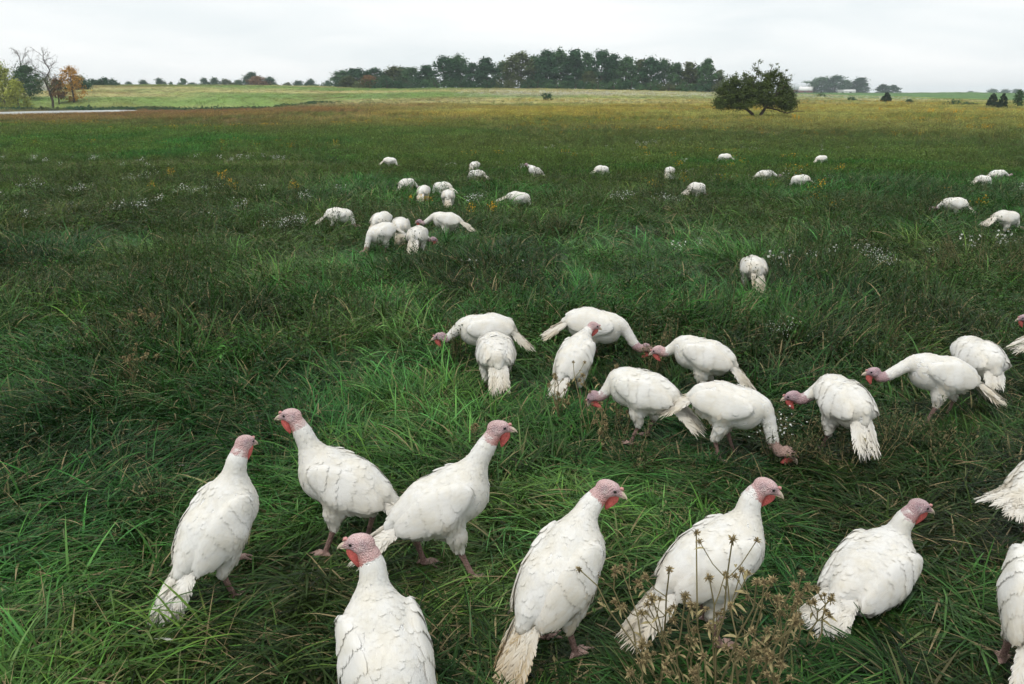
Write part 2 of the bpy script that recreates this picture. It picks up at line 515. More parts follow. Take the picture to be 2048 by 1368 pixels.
def clump(kind, seed):
    g = np.random.default_rng(seed); s = Strips()
    if kind == 'coarse':          # for the distance
        for i in range(34):
            p = g.normal(0, 0.30, 2); yw = g.uniform(0, 6.28)
            s.blade((p[0], p[1], 0), yw, g.uniform(0.18, 0.5), g.uniform(0.016, 0.036), g.uniform(0.05, 0.7), g.uniform(0.1, 1.0), g, g.uniform(0.6, 1.4), g.choice([0, .3, .8], p=[.75, .15, .10]), 2, g.normal(0, .8))
    elif kind == 'bushy':           # leafy rounded weeds
        for i in range(7):
            a = g.uniform(0, 6.28); top = np.array([math.cos(a) * g.uniform(0, .3), math.sin(a) * g.uniform(0, .3), g.uniform(.3, .55)])
            v0 = g.uniform(.55, 1.3)
            s.stalk([np.zeros(3), top * np.array([.5, .5, .5]), top], .006, .003, .6, .3)
            for k in range(26):
                q = top * g.uniform(.35, 1.0) + g.normal(0, .055, 3)
                s.leaf(q, g.normal(0, 1, 3) + np.array([0, 0, .6]), g.uniform(.04, .085), g.uniform(.018, .036), g, v0 * g.uniform(.5, 1.7), g.choice([0, .2, .5], p=[.88, .08, .04]))
    elif kind == 'stemmy':          # upright seeding stalks, distance
        for i in range(24):
            p = g.normal(0, 0.28, 2); yw = g.uniform(0, 6.28); h = g.uniform(0.3, 0.75)
            s.blade((p[0], p[1], 0), yw, h, g.uniform(0.012, 0.022), g.uniform(0.0, 0.25), g.uniform(0.0, 0.35), g, g.uniform(0.6, 1.2), g.choice([0, .3], p=[.75, .25]), 2, g.normal(0, 1))
            s.leaf((p[0] + .1 * h * math.cos(yw), p[1] + .1 * h * math.sin(yw), h * .8), (g.normal(0, .4), g.normal(0, .4), 1), 0.12, 0.03, g, g.uniform(0.8, 1.5), 0)
    return s.obj(kind, M_FORB if kind in ('bushy', 'stemmy') else M_GRASS, link=False)

def fleck(seed, n, size, spread, h):
    """a loose spray of small blossoms for the distance"""
    g = np.random.default_rng(seed); s = Strips()
    for i in range(n):
        p = np.array([g.normal(0, spread), g.normal(0, spread), g.uniform(0.5, 1.0) * h])
        u = nrm(g.normal(0, 1, 3)) * size * g.uniform(.6, 1.3); v = nrm(np.cross(u, g.normal(0, 1, 3))) * size * g.uniform(.6, 1.3)
        s.quad(p - u, p - v, p + u, p + v, g.uniform(.8, 1.2))
    return s.obj('blossom', M_FORB, link=False)

def scatter(name, protos, pts, yaw, scale, idx, tint, label, cat, tilt=None):
    """one object of countless plants: points carrying rotation, scale, kind and tint, instanced"""
    col = bpy.data.collections.new(name + '_kinds')
    for i, p in enumerate(protos):
        p.name = '%s_kind_%02d' % (name, i)
        col.objects.link(p)
    me = bpy.data.meshes.new(name)
    me.vertices.add(len(pts)); me.vertices.foreach_set('co', np.asarray(pts, np.float32).ravel())
    rotv = np.zeros((len(pts), 3), np.float32); rotv[:, 2] = yaw
    if tilt is not None: rotv[:, :2] = tilt
    a = me.attributes.new('rot', 'FLOAT_VECTOR', 'POINT'); a.data.foreach_set('vector', rotv.ravel())
    scl = np.asarray(scale, np.float32)
    if scl.ndim == 1: scl = np.repeat(scl[:, None], 3, 1)
    a = me.attributes.new('scl', 'FLOAT_VECTOR', 'POINT'); a.data.foreach_set('vector', scl.ravel())
    a = me.attributes.new('idx', 'INT', 'POINT'); a.data.foreach_set('value', np.asarray(idx, np.int32))
    put_color(me, 'tint', np.asarray(tint))
    o = bpy.data.objects.new(name, me); COL.objects.link(o)
    ng = bpy.data.node_groups.new(name, 'GeometryNodeTree')
    ng.interface.new_socket('Geometry', in_out='INPUT', socket_type='NodeSocketGeometry')
    ng.interface.new_socket('Geometry', in_out='OUTPUT', socket_type='NodeSocketGeometry')
    gi = ng.nodes.new('NodeGroupInput'); go = ng.nodes.new('NodeGroupOutput')
    m2p = ng.nodes.new('GeometryNodeMeshToPoints')
    iop = ng.nodes.new('GeometryNodeInstanceOnPoints')
    ci = ng.nodes.new('GeometryNodeCollectionInfo')
    ci.inputs['Collection'].default_value = col; ci.inputs['Separate Children'].default_value = True; ci.inputs['Reset Children'].default_value = True
    def named(nm, ty):
        n = ng.nodes.new('GeometryNodeInputNamedAttribute'); n.data_type = ty; n.inputs['Name'].default_value = nm
        return n.outputs['Attribute']
    ng.links.new(gi.outputs[0], m2p.inputs['Mesh']); ng.links.new(m2p.outputs[0], iop.inputs['Points'])
    ng.links.new(ci.outputs[0], iop.inputs['Instance'])
    iop.inputs['Pick Instance'].default_value = True
    ng.links.new(named('idx', 'INT'), iop.inputs['Instance Index'])
    ng.links.new(named('rot', 'FLOAT_VECTOR'), iop.inputs['Rotation'])
    ng.links.new(named('scl', 'FLOAT_VECTOR'), iop.inputs['Scale'])
    ng.links.new(iop.outputs[0], go.inputs[0])
    mod = o.modifiers.new('plants', 'NODES'); mod.node_group = ng
    tag(o, label, cat, kind='stuff')
    return o

def wedge(n, r0, r1, rng, half=0.80, power=1.0):
    """n random points in the field between r0 and r1 metres north of the camera"""
    y = np.sqrt(rng.uniform(r0 ** 2, r1 ** 2, n)) if power == 1.0 else r0 + (r1 - r0) * rng.random(n) ** power
    x = rng.uniform(-1, 1, n) * (half * y + 1.0)
    return x, y
# ================================================================ trees and bushes
def mat_foliage(name, base, trans=0.2):
    m = mat_leaf(name, use_tint=False, base=base, rough=0.65, trans=trans, spec=0.1)
    return m
LEAF = {k: mat_foliage('leaves_' + k, c) for k, c in dict(
    dark=(0.034, 0.090, 0.038), green=(0.058, 0.125, 0.046), olive=(0.085, 0.110, 0.038), rust=(0.19, 0.105, 0.04),
    orange=(0.46, 0.25, 0.045), yellow=(0.30, 0.33, 0.06), cedar=(0.032, 0.055, 0.028), apple=(0.080, 0.112, 0.030), pale=(0.12, 0.155, 0.075)).items()}
M_BARK = mat_plain('bark', (0.085, 0.068, 0.055), 0.9, 0.1, (3.0, 0.6, 1.3))

def tube_mesh(paths, sides=6):
    """branches: each path is a list of (point, radius)"""
    V = []; F = []
    for path in paths:
        P = np.array([p for p, _ in path], float); m = len(P); b = len(V)
        for i in range(m):
            t = nrm(P[min(i + 1, m - 1)] - P[max(i - 1, 0)])
            u = nrm(np.cross(t, [0.37, 0.71, 0.21])); v = np.cross(t, u)
            for k in range(sides):
                a = 2 * math.pi * k / sides
                V.append(P[i] + (u * math.cos(a) + v * math.sin(a)) * path[i][1])
        for i in range(m - 1):
            for k in range(sides):
                F.append((b + i * sides + k, b + i * sides + (k + 1) % sides, b + (i + 1) * sides + (k + 1) % sides, b + (i + 1) * sides + k))
    return np.array(V), F

def leaf_cloud(g, centers, radii, n, size, flat=0.75, vals=None):
    """leaf-sized faces gathered in uneven clumps; returns V, F, C"""
    k = len(centers)
    w = np.asarray(radii) ** 2; w = w / w.sum()
    c = g.choice(k, n, p=w)
    d = nrm(g.normal(0, 1, (n, 3)))
    rad = np.asarray(radii)[c] * np.minimum(np.abs(g.normal(0, .62, n)), 1.25)
    P = np.asarray(centers)[c] + d * rad[:, None] * np.array([1, 1, flat])
    nn = nrm(d * .7 + np.array([0, 0, .55]) + g.normal(0, .55, (n, 3)))
    u = nrm(np.cross(nn, g.normal(0, 1, (n, 3)))); v = np.cross(nn, u)
    s = size * g.uniform(.55, 1.35, n)[:, None]
    V = np.stack([P - u * s, P - v * s * .55 + nn * s * .1, P + u * s, P + v * s * .55 - nn * s * .1], 1).reshape(-1, 3)
    F = np.arange(4 * n).reshape(n, 4)
    if vals is None:
        vals = g.uniform(.75, 1.25, k)
    val = np.asarray(vals)[c] * g.uniform(.75, 1.25, n)
    C = np.zeros((n, 3)); C[:, 0] = val; C[:, 1] = 0
    return V, F, np.repeat(C, 4, axis=0)

def grow(g, base, top, r0, n_limb, spread, start=.35, twig=0):
    """trunk with limbs; returns branch paths and limb tips"""
    base = np.asarray(base, float); top = np.asarray(top, float); H = np.linalg.norm(top - base)
    ts = np.linspace(0, 1, 7)
    tr = [(base + (top - base) * t + np.array([*g.normal(0, .025 * H * min(1, t * 2), 2), 0]) * (t > 0), r0 * (1 - .82 * t)) for t in ts]
    paths = [tr]; tips = [tr[-1][0]]
    for i in range(n_limb):
        t = start + (1 - start) * (i + g.random()) / n_limb * .95
        k = min(5, int(t * 6)); f = t * 6 - k
        p = tr[k][0] * (1 - f) + tr[k + 1][0] * f
        a = g.uniform(0, 2 * math.pi); ln = spread * (1.15 - .75 * (t - start) / (1 - start)) * g.uniform(.7, 1.1)
        up = g.uniform(.35, .9)
        d = nrm([math.cos(a), math.sin(a), up])
        q = []; pp = p.copy()
        for j in range(5):
            q.append((pp.copy(), r0 * (1 - .75 * t) * .5 * (1 - .2 * j)))
            d = nrm(d + g.normal(0, .16, 3) + np.array([0, 0, .06])); pp = pp + d * ln / 4
        paths.append(q); tips.append(q[-1][0])
        if j >= 3: tips.append(q[3][0])
        for w in range(twig):
            j = g.integers(1, 5); s0 = q[j][0]; dd = nrm(d + g.normal(0, .75, 3) + np.array([0, 0, .25])); l2 = ln * g.uniform(.25, .6)
            mid = s0 + dd * l2 * .5 + g.normal(0, .06 * l2, 3)
            paths.append([(s0, r0 * .09), (mid, r0 * .06), (s0 + dd * l2 + g.normal(0, .1 * l2, 3), r0 * .03)])
            for w2 in range(3):
                e0 = mid + (s0 + dd * l2 - mid) * g.random(); e1 = e0 + nrm(dd + g.normal(0, .8, 3)) * l2 * .45
                paths.append([(e0, r0 * .04), (e1, r0 * .02)])
    return paths, tips

def make_tree(name, seed, H, W, leaf='dark', n=2600, size=.32, low=.12, shape='round', loc=(0, 0, 0), holes=0):
    """a broadleaf tree: trunk with limbs, and a crown of leaf clumps with gaps"""
    g = np.random.default_rng(seed)
    root = empty(name, loc)
    paths, tips = grow(g, (0, 0, -.3), (g.normal(0, .03 * H), g.normal(0, .03 * H), H * .9), H * .022 + .05, 9, W * .42, .22)
    V, F = tube_mesh(paths)
    mesh_obj('trunk', V, F, M_BARK, root)
    cs = []; rs = []
    nb = 52
    for i in range(nb):
        t = low + (1 - low) * (i + g.random()) / nb
        if shape == 'round': w = math.sin(math.pi * min(1, .16 + .84 * ((t - low) / (1 - low)) ** .9)) ** .75
        elif shape == 'tall': w = .8 * math.sin(math.pi * (.25 + .75 * (t - low) / (1 - low))) ** .7
        else: w = 1 - .72 * ((t - low) / (1 - low))
        a = g.uniform(0, 2 * math.pi); rr = W * .5 * w * math.sqrt(g.uniform(.1, 1.0))
        cs.append((math.cos(a) * rr * .86, math.sin(a) * rr * .86, H * t * .95)); rs.append(W * g.uniform(.12, .24))
    for t in tips:
        cs.append(tuple(t)); rs.append(W * g.uniform(.09, .17))
    V, F, C = leaf_cloud(g, cs, rs, n, size)
    V[:, 2] = np.maximum(V[:, 2], .15)
    mesh_obj('crown', V, F, LEAF[leaf], root, smooth=False, cols=C, colname='bcol')
    return root

def make_bush(name, seed, H, W, leaf='dark', n=900, size=.2, loc=(0, 0, 0), dome=True):
    g = np.random.default_rng(seed)
    root = empty(name, loc)
    paths = []
    for i in range(6):
        a = g.uniform(0, 6.28); r = W * .3 * g.random()
        paths.append([((0, 0, -.1), .03 * H), ((math.cos(a) * r * .5, math.sin(a) * r * .5, H * .4), .02 * H), ((math.cos(a) * r, math.sin(a) * r, H * .75), .008 * H)])
    V, F = tube_mesh(paths, 4)
    mesh_obj('stem', V, F, M_BARK, root)
    cs = []; rs = []
    for i in range(int(16 * max(1, (W / H) ** 1.5 / 1.6))):
        a = g.uniform(0, 6.28); q = math.sqrt(g.random()); z = g.uniform(.10, .85) * (1 - .45 * q * q) * g.uniform(.6, 1.1)
        cs.append((math.cos(a) * q * W * .46, math.sin(a) * q * W * .46, z * H)); rs.append(min(W, H) * g.uniform(.22, .38))
    V, F, C = leaf_cloud(g, cs, rs, n, size); V[:, 2] = np.maximum(V[:, 2], .05)
    mesh_obj('foliage', V, F, LEAF[leaf], root, smooth=False, cols=C, colname='bcol')
    return root

def make_cedar(name, seed, H, W, loc):
    g = np.random.default_rng(seed)
    root = empty(name, loc)
    V, F = tube_mesh([[((0, 0, -.2), .07 * W), ((0, 0, H * .5), .045 * W), ((0, 0, H * .97), .01 * W)]], 6)
    mesh_obj('trunk', V, F, M_BARK, root)
    cs = []; rs = []
    for i in range(90):
        t = g.uniform(.04, 1.0) ** 1.25; a = g.uniform(0, 6.28); w = (1 - t) ** .75 * W * .5 * g.uniform(.55, 1.1) + .03
        cs.append((math.cos(a) * w, math.sin(a) * w, H * t)); rs.append(W * .13 * (1.15 - .7 * t))
    V, F, C = leaf_cloud(g, cs, rs, 3000, .075 * W, flat=1.2)
    V[:, 2] = np.clip(V[:, 2], .08, H * 1.03)
    mesh_obj('crown', V, F, LEAF['cedar'], root, smooth=False, cols=C, colname='bcol')
    return root

def set_leaf(root, leaf, part=('crown', 'foliage')):
    """give a copy leaves of another colour"""
    for c in root.children:
        if c.name.split('.')[0] in part:
            c.material_slots[0].link = 'OBJECT'; c.material_slots[0].material = LEAF[leaf]

PROTO_TREES = {}
def plant_tree(px, D, top_y, wide, kind, leaf, label, group=None, name='tree', base_y=None, turn=None):
    """a tree D metres out whose top reaches row top_y and whose crown is `wide` px of the photograph across"""
    p = at_row(px, 190 if base_y is None else base_y, D)
    z = float(height(p[0], p[1]))
    top = at_row(px, top_y, D)
    wide = wide * (1.28 if group and 'wood' in group else 1.2)
    H = top[2] - z; W = wide / FPX * D / math.cos(PITCH) * .956
    g = random.Random(int(px * 7 + D))
    if kind not in PROTO_TREES:
        sh = {'a': 'round', 'b': 'round', 'c': 'tall', 'd': 'tall', 'e': 'round', 'f': 'round'}[kind]
        low = {'a': .05, 'b': .02, 'c': .02, 'd': .08, 'e': .03, 'f': .05}[kind]
        r = make_tree(name, 500 + ord(kind), 12.0, {'a': 10, 'b': 9, 'c': 7, 'd': 7.5, 'e': 11, 'f': 9}[kind], leaf, 5200, .36, low, sh)
        PROTO_TREES[kind] = (r, {'a': 10, 'b': 9, 'c': 7, 'd': 7.5, 'e': 11, 'f': 9}[kind])
    else:
        r = copy_thing(PROTO_TREES[kind][0], (0, 0, 0), 0); r.name = name
    W0 = PROTO_TREES[kind][1]
    r.location = (p[0], p[1], z - .1)
    r.rotation_euler = (0, 0, g.uniform(0, 6.28) if turn is None else turn)
    r.scale = (W / W0, W / W0, H / 12.0 / .98)
    set_leaf(r, leaf)
    tag(r, label, 'tree', group)
    return r

# ---- the wood on the rise
WOOD = [  # column, distance, top row, width px, kind, leaves
    (688, 330, 141, 48, 'b', 'green', 'low green tree at the left end of the wood'),
    (716, 318, 136, 52, 'e', 'dark', 'second tree from the left end of the wood'),
    (700, 312, 152, 34, 'a', 'olive', 'low olive tree at the foot of the left end of the wood'),
    (738, 308, 150, 36, 'a', 'rust', 'small russet tree at the front of the left part of the wood'),
    (752, 322, 136, 46, 'a', 'dark', 'dark rounded tree right of the small russet tree'),
    (790, 326, 133, 50, 'b', 'olive', 'olive tinged tree in the low left part of the wood'),
    (772, 306, 150, 30, 'c', 'green', 'narrow green tree at the front of the low left part of the wood'),
    (826, 322, 134, 46, 'e', 'green', 'green tree where the low left part of the wood ends'),
    (806, 340, 135, 44, 'f', 'dark', 'tree standing back in the low left part of the wood'),
    (852, 316, 130, 40, 'd', 'dark', 'dark tree left of the first tall crown in the wood'),
    (890, 312, 113, 58, 'a', 'dark', 'first tall broad crown from the left in the wood'),
    (918, 318, 111, 46, 'b', 'green', 'tall tree touching the first tall broad crown'),
    (946, 310, 126, 36, 'f', 'dark', 'shorter tree in the dip right of the first tall crown'),
    (974, 306, 114, 42, 'c', 'dark', 'pointed dark tree left of the brownish dome'),
    (1004, 318, 123, 42, 'e', 'green', 'green tree between the pointed tree and the brownish dome'),
    (1042, 308, 105, 62, 'a', 'olive', 'brownish domed crown in the middle of the wood'),
    (1066, 326, 112, 40, 'd', 'green', 'tree behind the right side of the brownish dome'),
    (1094, 306, 99, 44, 'c', 'dark', 'tall dark tree at the step up in the wood'),
    (1118, 314, 100, 52, 'b', 'green', 'tall green tree right of the step up in the wood'),
    (1146, 306, 99, 44, 'd', 'dark', 'tall open crowned tree near the top of the wood'),
    (1170, 318, 106, 40, 'f', 'green', 'tree in the slight gap near the top of the wood'),
    (1200, 304, 100, 52, 'e', 'dark', 'tall lobed crown right of the slight gap'),
    (1226, 312, 107, 40, 'c', 'dark', 'tree on the right shoulder of the lobed crown'),
    (1252, 302, 113, 46, 'a', 'green', 'rounded tree on the downward slope of the wood'),
    (1180, 300, 142, 34, 'f', 'olive', 'small olive tree at the front below the lobed crown'),
    (1276, 310, 119, 36, 'd', 'olive', 'thin olive tree on the downward slope of the wood'),
    (1300, 300, 115, 46, 'b', 'dark', 'dark tree with gaps in the right half of the wood'),
    (1326, 306, 118, 40, 'e', 'green', 'green tree right of the dark tree with gaps'),
    (1352, 300, 126, 36, 'f', 'green', 'shorter tree before the gap at the right of the wood'),
    (1378, 298, 124, 38, 'd', 'olive', 'see-through tree left of the last tall pair'),
    (1412, 294, 116, 34, 'c', 'green', 'slender tall tree near the right end of the wood'),
    (1394, 308, 132, 34, 'a', 'dark', 'tree behind the see-through tree'),
    (1434, 296, 140, 28, 'd', 'pale', 'pale thin tree at the right end of the wood')]
for (px, D, ty, wd, kd, lf, lab) in WOOD:
    plant_tree(px, D, ty, wd, kd, lf, lab, 'trees of the wood on the rise')
# ---- bushes along the foot of the wood
for i, (px, D, w, h, lf, lab) in enumerate((
        (690, 318, 50, 3.4, 'dark', 'low dark bush under the left end of the wood'), (730, 304, 50, 3.0, 'olive', 'olive bush under the small russet tree'), (775, 302, 56, 3.2, 'dark', 'dark bush under the narrow green tree'),
        (825, 304, 56, 3.4, 'dark', 'dark bush where the low part of the wood ends'), (875, 304, 56, 3.6, 'green', 'green bush under the first tall broad crown'), (925, 302, 54, 3.4, 'dark', 'dark bush in the dip of the wood'),
        (975, 300, 54, 3.4, 'dark', 'dark bush under the pointed tree'), (1025, 300, 56, 3.4, 'olive', 'olive bush under the brownish dome'), (1075, 298, 54, 3.6, 'dark', 'dark bush at the step up in the wood'), (1115, 296, 50, 3.2, 'green', 'green bush right of the step up in the wood'),
        (1150, 292, 46, 3.2, 'dark', 'dark bush at the foot of the tallest trees'), (1196, 290, 36, 2.6, 'green', 'first green bush of the hedge below the wood'),
        (1228, 288, 40, 3.0, 'green', 'second green bush of the hedge below the wood'), (1262, 286, 42, 3.2, 'dark', 'dark bush in the middle of the hedge below the wood'),
        (1300, 284, 44, 3.0, 'green', 'rounded bush right of the middle of the hedge'), (1338, 282, 40, 2.8, 'olive', 'olive bush in the hedge below the wood'),
        (1372, 280, 38, 2.8, 'green', 'bush under the see-through tree'), (1404, 278, 40, 3.0, 'dark', 'dark bush under the slender tall tree'), (1434, 277, 30, 3.4, 'olive', 'last bush at the right end of the hedge'))):
    p = at_row(px, 186, D); W = w / FPX * D
    r = make_bush('bush', 700 + i, h * 1.35, W * 1.3, lf, 1800, .26, (p[0], p[1], float(height(p[0], p[1])) - .05))
    tag(r, lab, 'bush', 'bushes along the foot of the wood')

ORD_ = ('first', 'second', 'third', 'fourth', 'fifth', 'sixth', 'seventh')
# ---- trees strung along the skyline left of the wood
SKY = [(258, 520, 163, 20, 'a', 'dark', 'first small round tree on the left skyline'), (288, 520, 160, 27, 'b', 'dark', 'second small round tree on the left skyline'),
       (320, 515, 156, 25, 'e', 'dark', 'third and roundest small tree on the left skyline'), (343, 520, 163, 11, 'c', 'dark', 'very small narrow tree on the left skyline'),
       (366, 515, 157, 22, 'f', 'green', 'thin crowned tree right of the narrow one on the skyline'), (385, 520, 165, 30, 'a', 'dark', 'low tree after the thin crowned one on the skyline'),
       (410, 515, 156, 24, 'b', 'dark', 'dark tree left of the middle of the skyline'), (430, 520, 155, 22, 'd', 'green', 'pointed green tree on the skyline'),
       (452, 515, 158, 30, 'a', 'olive', 'olive tree left of the russet skyline bush'), (478, 520, 160, 26, 'f', 'green', 'low tree touching the skyline cluster'),
       (506, 500, 144, 38, 'e', 'dark', 'tallest tree of the skyline cluster'), (516, 480, 152, 42, 'a', 'rust', 'russet tree in front of the skyline cluster'),
       (540, 500, 154, 30, 'b', 'dark', 'dark tree right of the russet skyline tree'), (596, 520, 161, 30, 'e', 'dark', 'round tree in the gap before the wood'),
       (576, 530, 165, 24, 'a', 'olive', 'low hazy tree in the gap before the wood'), (622, 520, 158, 22, 'b', 'dark', 'wide low tree before the wood'), (656, 520, 161, 22, 'a', 'dark', 'last round tree before the wood')]
for (px, D, ty, wd, kd, lf, lab) in SKY:
    plant_tree(px, D, ty, wd, kd, lf, lab, 'small trees along the left skyline', base_y=172)
for i, (px, w, h, lf) in enumerate(((352, 30, 4.5, 'dark'), (400, 40, 5.0, 'green'), (440, 44, 5.5, 'dark'), (476, 40, 5.0, 'olive'), (556, 30, 4.5, 'dark'), (612, 44, 5.0, 'dark'), (645, 40, 5.5, 'green'))):
    p = at_row(px, 172, 470); r = make_bush('bush', 7300 + i, h, w / FPX * 470, lf, 2600, .38, (p[0], p[1], float(height(p[0], p[1])) - .1))
    tag(r, ORD_[i] + ' low hedge bush from the left between the skyline trees', 'bush', 'hedge between the skyline trees')
p = at_row(207, 172, 300); r = make_bush('bush', 730, 2.9, 11.0, 'dark', 4500, .26, (p[0], p[1], float(height(p[0], p[1])) - .05)); tag(r, 'wide low dark bush on the left skyline', 'bush')

# ---- beyond the fields on the right, blue with distance
FARR = [(1612, 830, 163, 34, 'b', 'green', 'hazy tree behind the red barns'), (1640, 800, 154, 46, 'a', 'green', 'left crown of the big hazy tree group by the barns'), (1668, 790, 151, 54, 'e', 'dark', 'biggest hazy crown by the barns'),
        (1690, 810, 160, 34, 'b', 'green', 'right crown of the big hazy tree group by the barns'), (1717, 800, 155, 38, 'd', 'dark', 'upright hazy tree right of the low shed'),
        (1764, 760, 168, 28, 'c', 'dark', 'left of the two hazy trees behind the small cedar'), (1785, 765, 170, 26, 'b', 'dark', 'right of the two hazy trees behind the small cedar'),
        (1868, 1150, 191, 20, 'a', 'green', 'low pale tree on the far right horizon'),
        (1918, 1300, 188, 24, 'b', 'dark', 'left end of the far blue woodland'), (1940, 1300, 182, 26, 'e', 'dark', 'second crown of the far blue woodland'), (1962, 1320, 187, 24, 'f', 'dark', 'third crown of the far blue woodland'),
        (1984, 1300, 178, 30, 'a', 'dark', 'fourth and highest crown of the far blue woodland'), (2008, 1300, 179, 30, 'b', 'dark', 'fifth crown of the far blue woodland'), (2032, 1320, 178, 32, 'e', 'dark', 'far blue crown at the right edge'), (2058, 1300, 177, 30, 'a', 'dark', 'far blue crown past the right edge')]
for (px, D, ty, wd, kd, lf, lab) in FARR:
    plant_tree(px, D, ty, wd, kd, lf, lab, 'hazy trees beyond the fields on the right', base_y=192)

# ---- cedars and shrubs on the right boundary
for (px, by, ty, w, lab) in ((1772, 204, 185, 20, 'small dark cedar in front of two hazy trees'), (1983, 216, 187, 24, 'left of the two dark cedars near the right edge'), (2003, 218, 187, 22, 'right of the two dark cedars near the right edge')):
    p = ground_at(px, by); H = at_row(px, ty, p.y)[2] - p.z
    r = make_cedar('cedar_tree', 740 + px, H, w / FPX * p.y, p); tag(r, lab, 'tree', 'dark cedars on the right boundary')
p = ground_at(2034, 218); H = at_row(2034, 179, p.y)[2] - p.z
r = make_tree('tree', 760, H, 26 / FPX * p.y, 'green', 1800, .12, .2, 'tall', p); tag(r, 'thin leafy tree right of the two cedars', 'tree')
for i, (px, by, h, w, lf, lab) in enumerate(((1704, 201, 1.3, 16, 'dark', 'small dark shrub below the low shed'), (1905, 212, 1.7, 40, 'dark', 'wide dark thicket on the right boundary'), (1938, 213, 1.2, 34, 'dark', 'lower thicket beside the wide dark one'),
        (1818, 206, 1.0, 14, 'dark', 'little round shrub on the right boundary'), (1640, 194, 1.6, 22, 'green', 'green shrub below the barns'), (1092, 201, 2.3, 26, 'dark', 'dark shrub standing alone in the pale field'),
        (1903, 228, 0.7, 8, 'dark', 'tiny dark shrub in the golden grass at right'))):
    p = ground_at(px, by)
    r = make_bush('shrub', 770 + i, h, w / FPX * p.y, lf, 700, .12 if h < 2 else .16, p); tag(r, lab, 'shrub', 'shrubs on the field boundary')

# ---- dark scrub along the far bank of the pond
ORD = ('first', 'second', 'third', 'fourth', 'fifth', 'sixth', 'seventh', 'eighth', 'ninth', 'tenth', 'eleventh', 'twelfth', 'thirteenth')
for i in range(13):
    x = POND_C[0] - 20 + 5.6 * i; dx = (x - POND_C[0]) / POND_R[0]
    y = POND_C[1] + POND_R[1] * (math.sqrt(max(0.35, 1 - (dx * .8) ** 2)) * 1.10) + 1.0
    r = make_bush('bank_shrub', 790 + i, .9 + .5 * random.random(), 10.0, ('dark', 'olive', 'dark', 'green')[i % 4], 2200, .15, (x, y, float(height(x, y)) - .15))
    tag(r, ORD[i] + ' shrub from the left on the far bank of the pond', 'shrub', 'scrub on the far bank of the pond')

# ---- the group by the pond at the left edge
def left(px, by, D): 
    p = at_row(px, by, D); return np.array([p[0], p[1], float(height(p[0], p[1]))])
D0 = 200.0
def h_to(px, ty, p): return at_row(px, ty, p[1])[2] - p[2]
p = left(10, 208, D0); H = h_to(10, 128, p); r = make_tree('willow_tree', 801, H, 8.6, 'yellow', 9000, .19, .02, 'round', p); tag(r, 'tall yellow green willow at the left edge', 'tree')
p = left(38, 210, D0 - 10); H = h_to(38, 158, p); r = make_tree('willow_tree', 802, H, 5.6, 'yellow', 6500, .17, .0, 'round', p); tag(r, 'lower yellow green willow leaning towards the pond', 'tree')
p = left(62, 207, D0 + 12); H = h_to(58, 130, p); r = make_tree('tree', 803, H, 8.0, 'green', 6500, .22, .15, 'round', p); tag(r, 'dark green leafy tree between the willows and the bare tree', 'tree')

def bare_tree(px, by, D, ty, W, label, seed, leaves=None):
    g = np.random.default_rng(seed)
    p = left(px, by, D); H = h_to(px, ty, p)
    root = empty('bare_tree', p)
    paths, tips = grow(g, (0, 0, -.3), (g.normal(0, .3), 0, H * .96), H * .018 + .06, 17, W * .62, .30, twig=7)
    V, F = tube_mesh(paths, 5); mesh_obj('trunk', V, F, M_BARK, root)
    if leaves:
        lf, lo, hi, n = leaves
        cs = [(g.normal(0, W * .22), g.normal(0, W * .22), H * g.uniform(lo, hi)) for _ in range(16)]
        V, F, C = leaf_cloud(g, cs, [W * g.uniform(.08, .15) for _ in cs], n, .15)
        mesh_obj('crown', V, F, LEAF[lf], root, smooth=False, cols=C, colname='bcol')
    tag(root, label, 'tree')
bare_tree(52, 206, D0 + 18, 96, 8.5, 'bare grey tree rising behind the dark leafy tree', 811)
bare_tree(105, 212, D0 - 4, 94, 7.0, 'bare topped tree with dark trunk at the pond', 812, ('olive', .28, .50, 900))
p = left(148, 202, D0 + 8); H = h_to(140, 131, p); r = make_tree('autumn_tree', 821, H, 8.2, 'orange', 3600, .19, .06, 'round', p); tag(r, 'orange autumn tree beside the pond', 'tree')
p = left(118, 203, D0 + 6); H = h_to(118, 156, p); r = make_tree('autumn_tree', 822, H, 5.0, 'rust', 2600, .2, .25, 'round', p); tag(r, 'small russet tree between the bare trunk and the orange tree', 'tree')
p = left(166, 200, D0 + 60); r = make_bush('bush', 823, 5.0, 6.5, 'dark', 4200, .24, p); tag(r, 'dark round bush behind the orange tree', 'bush')

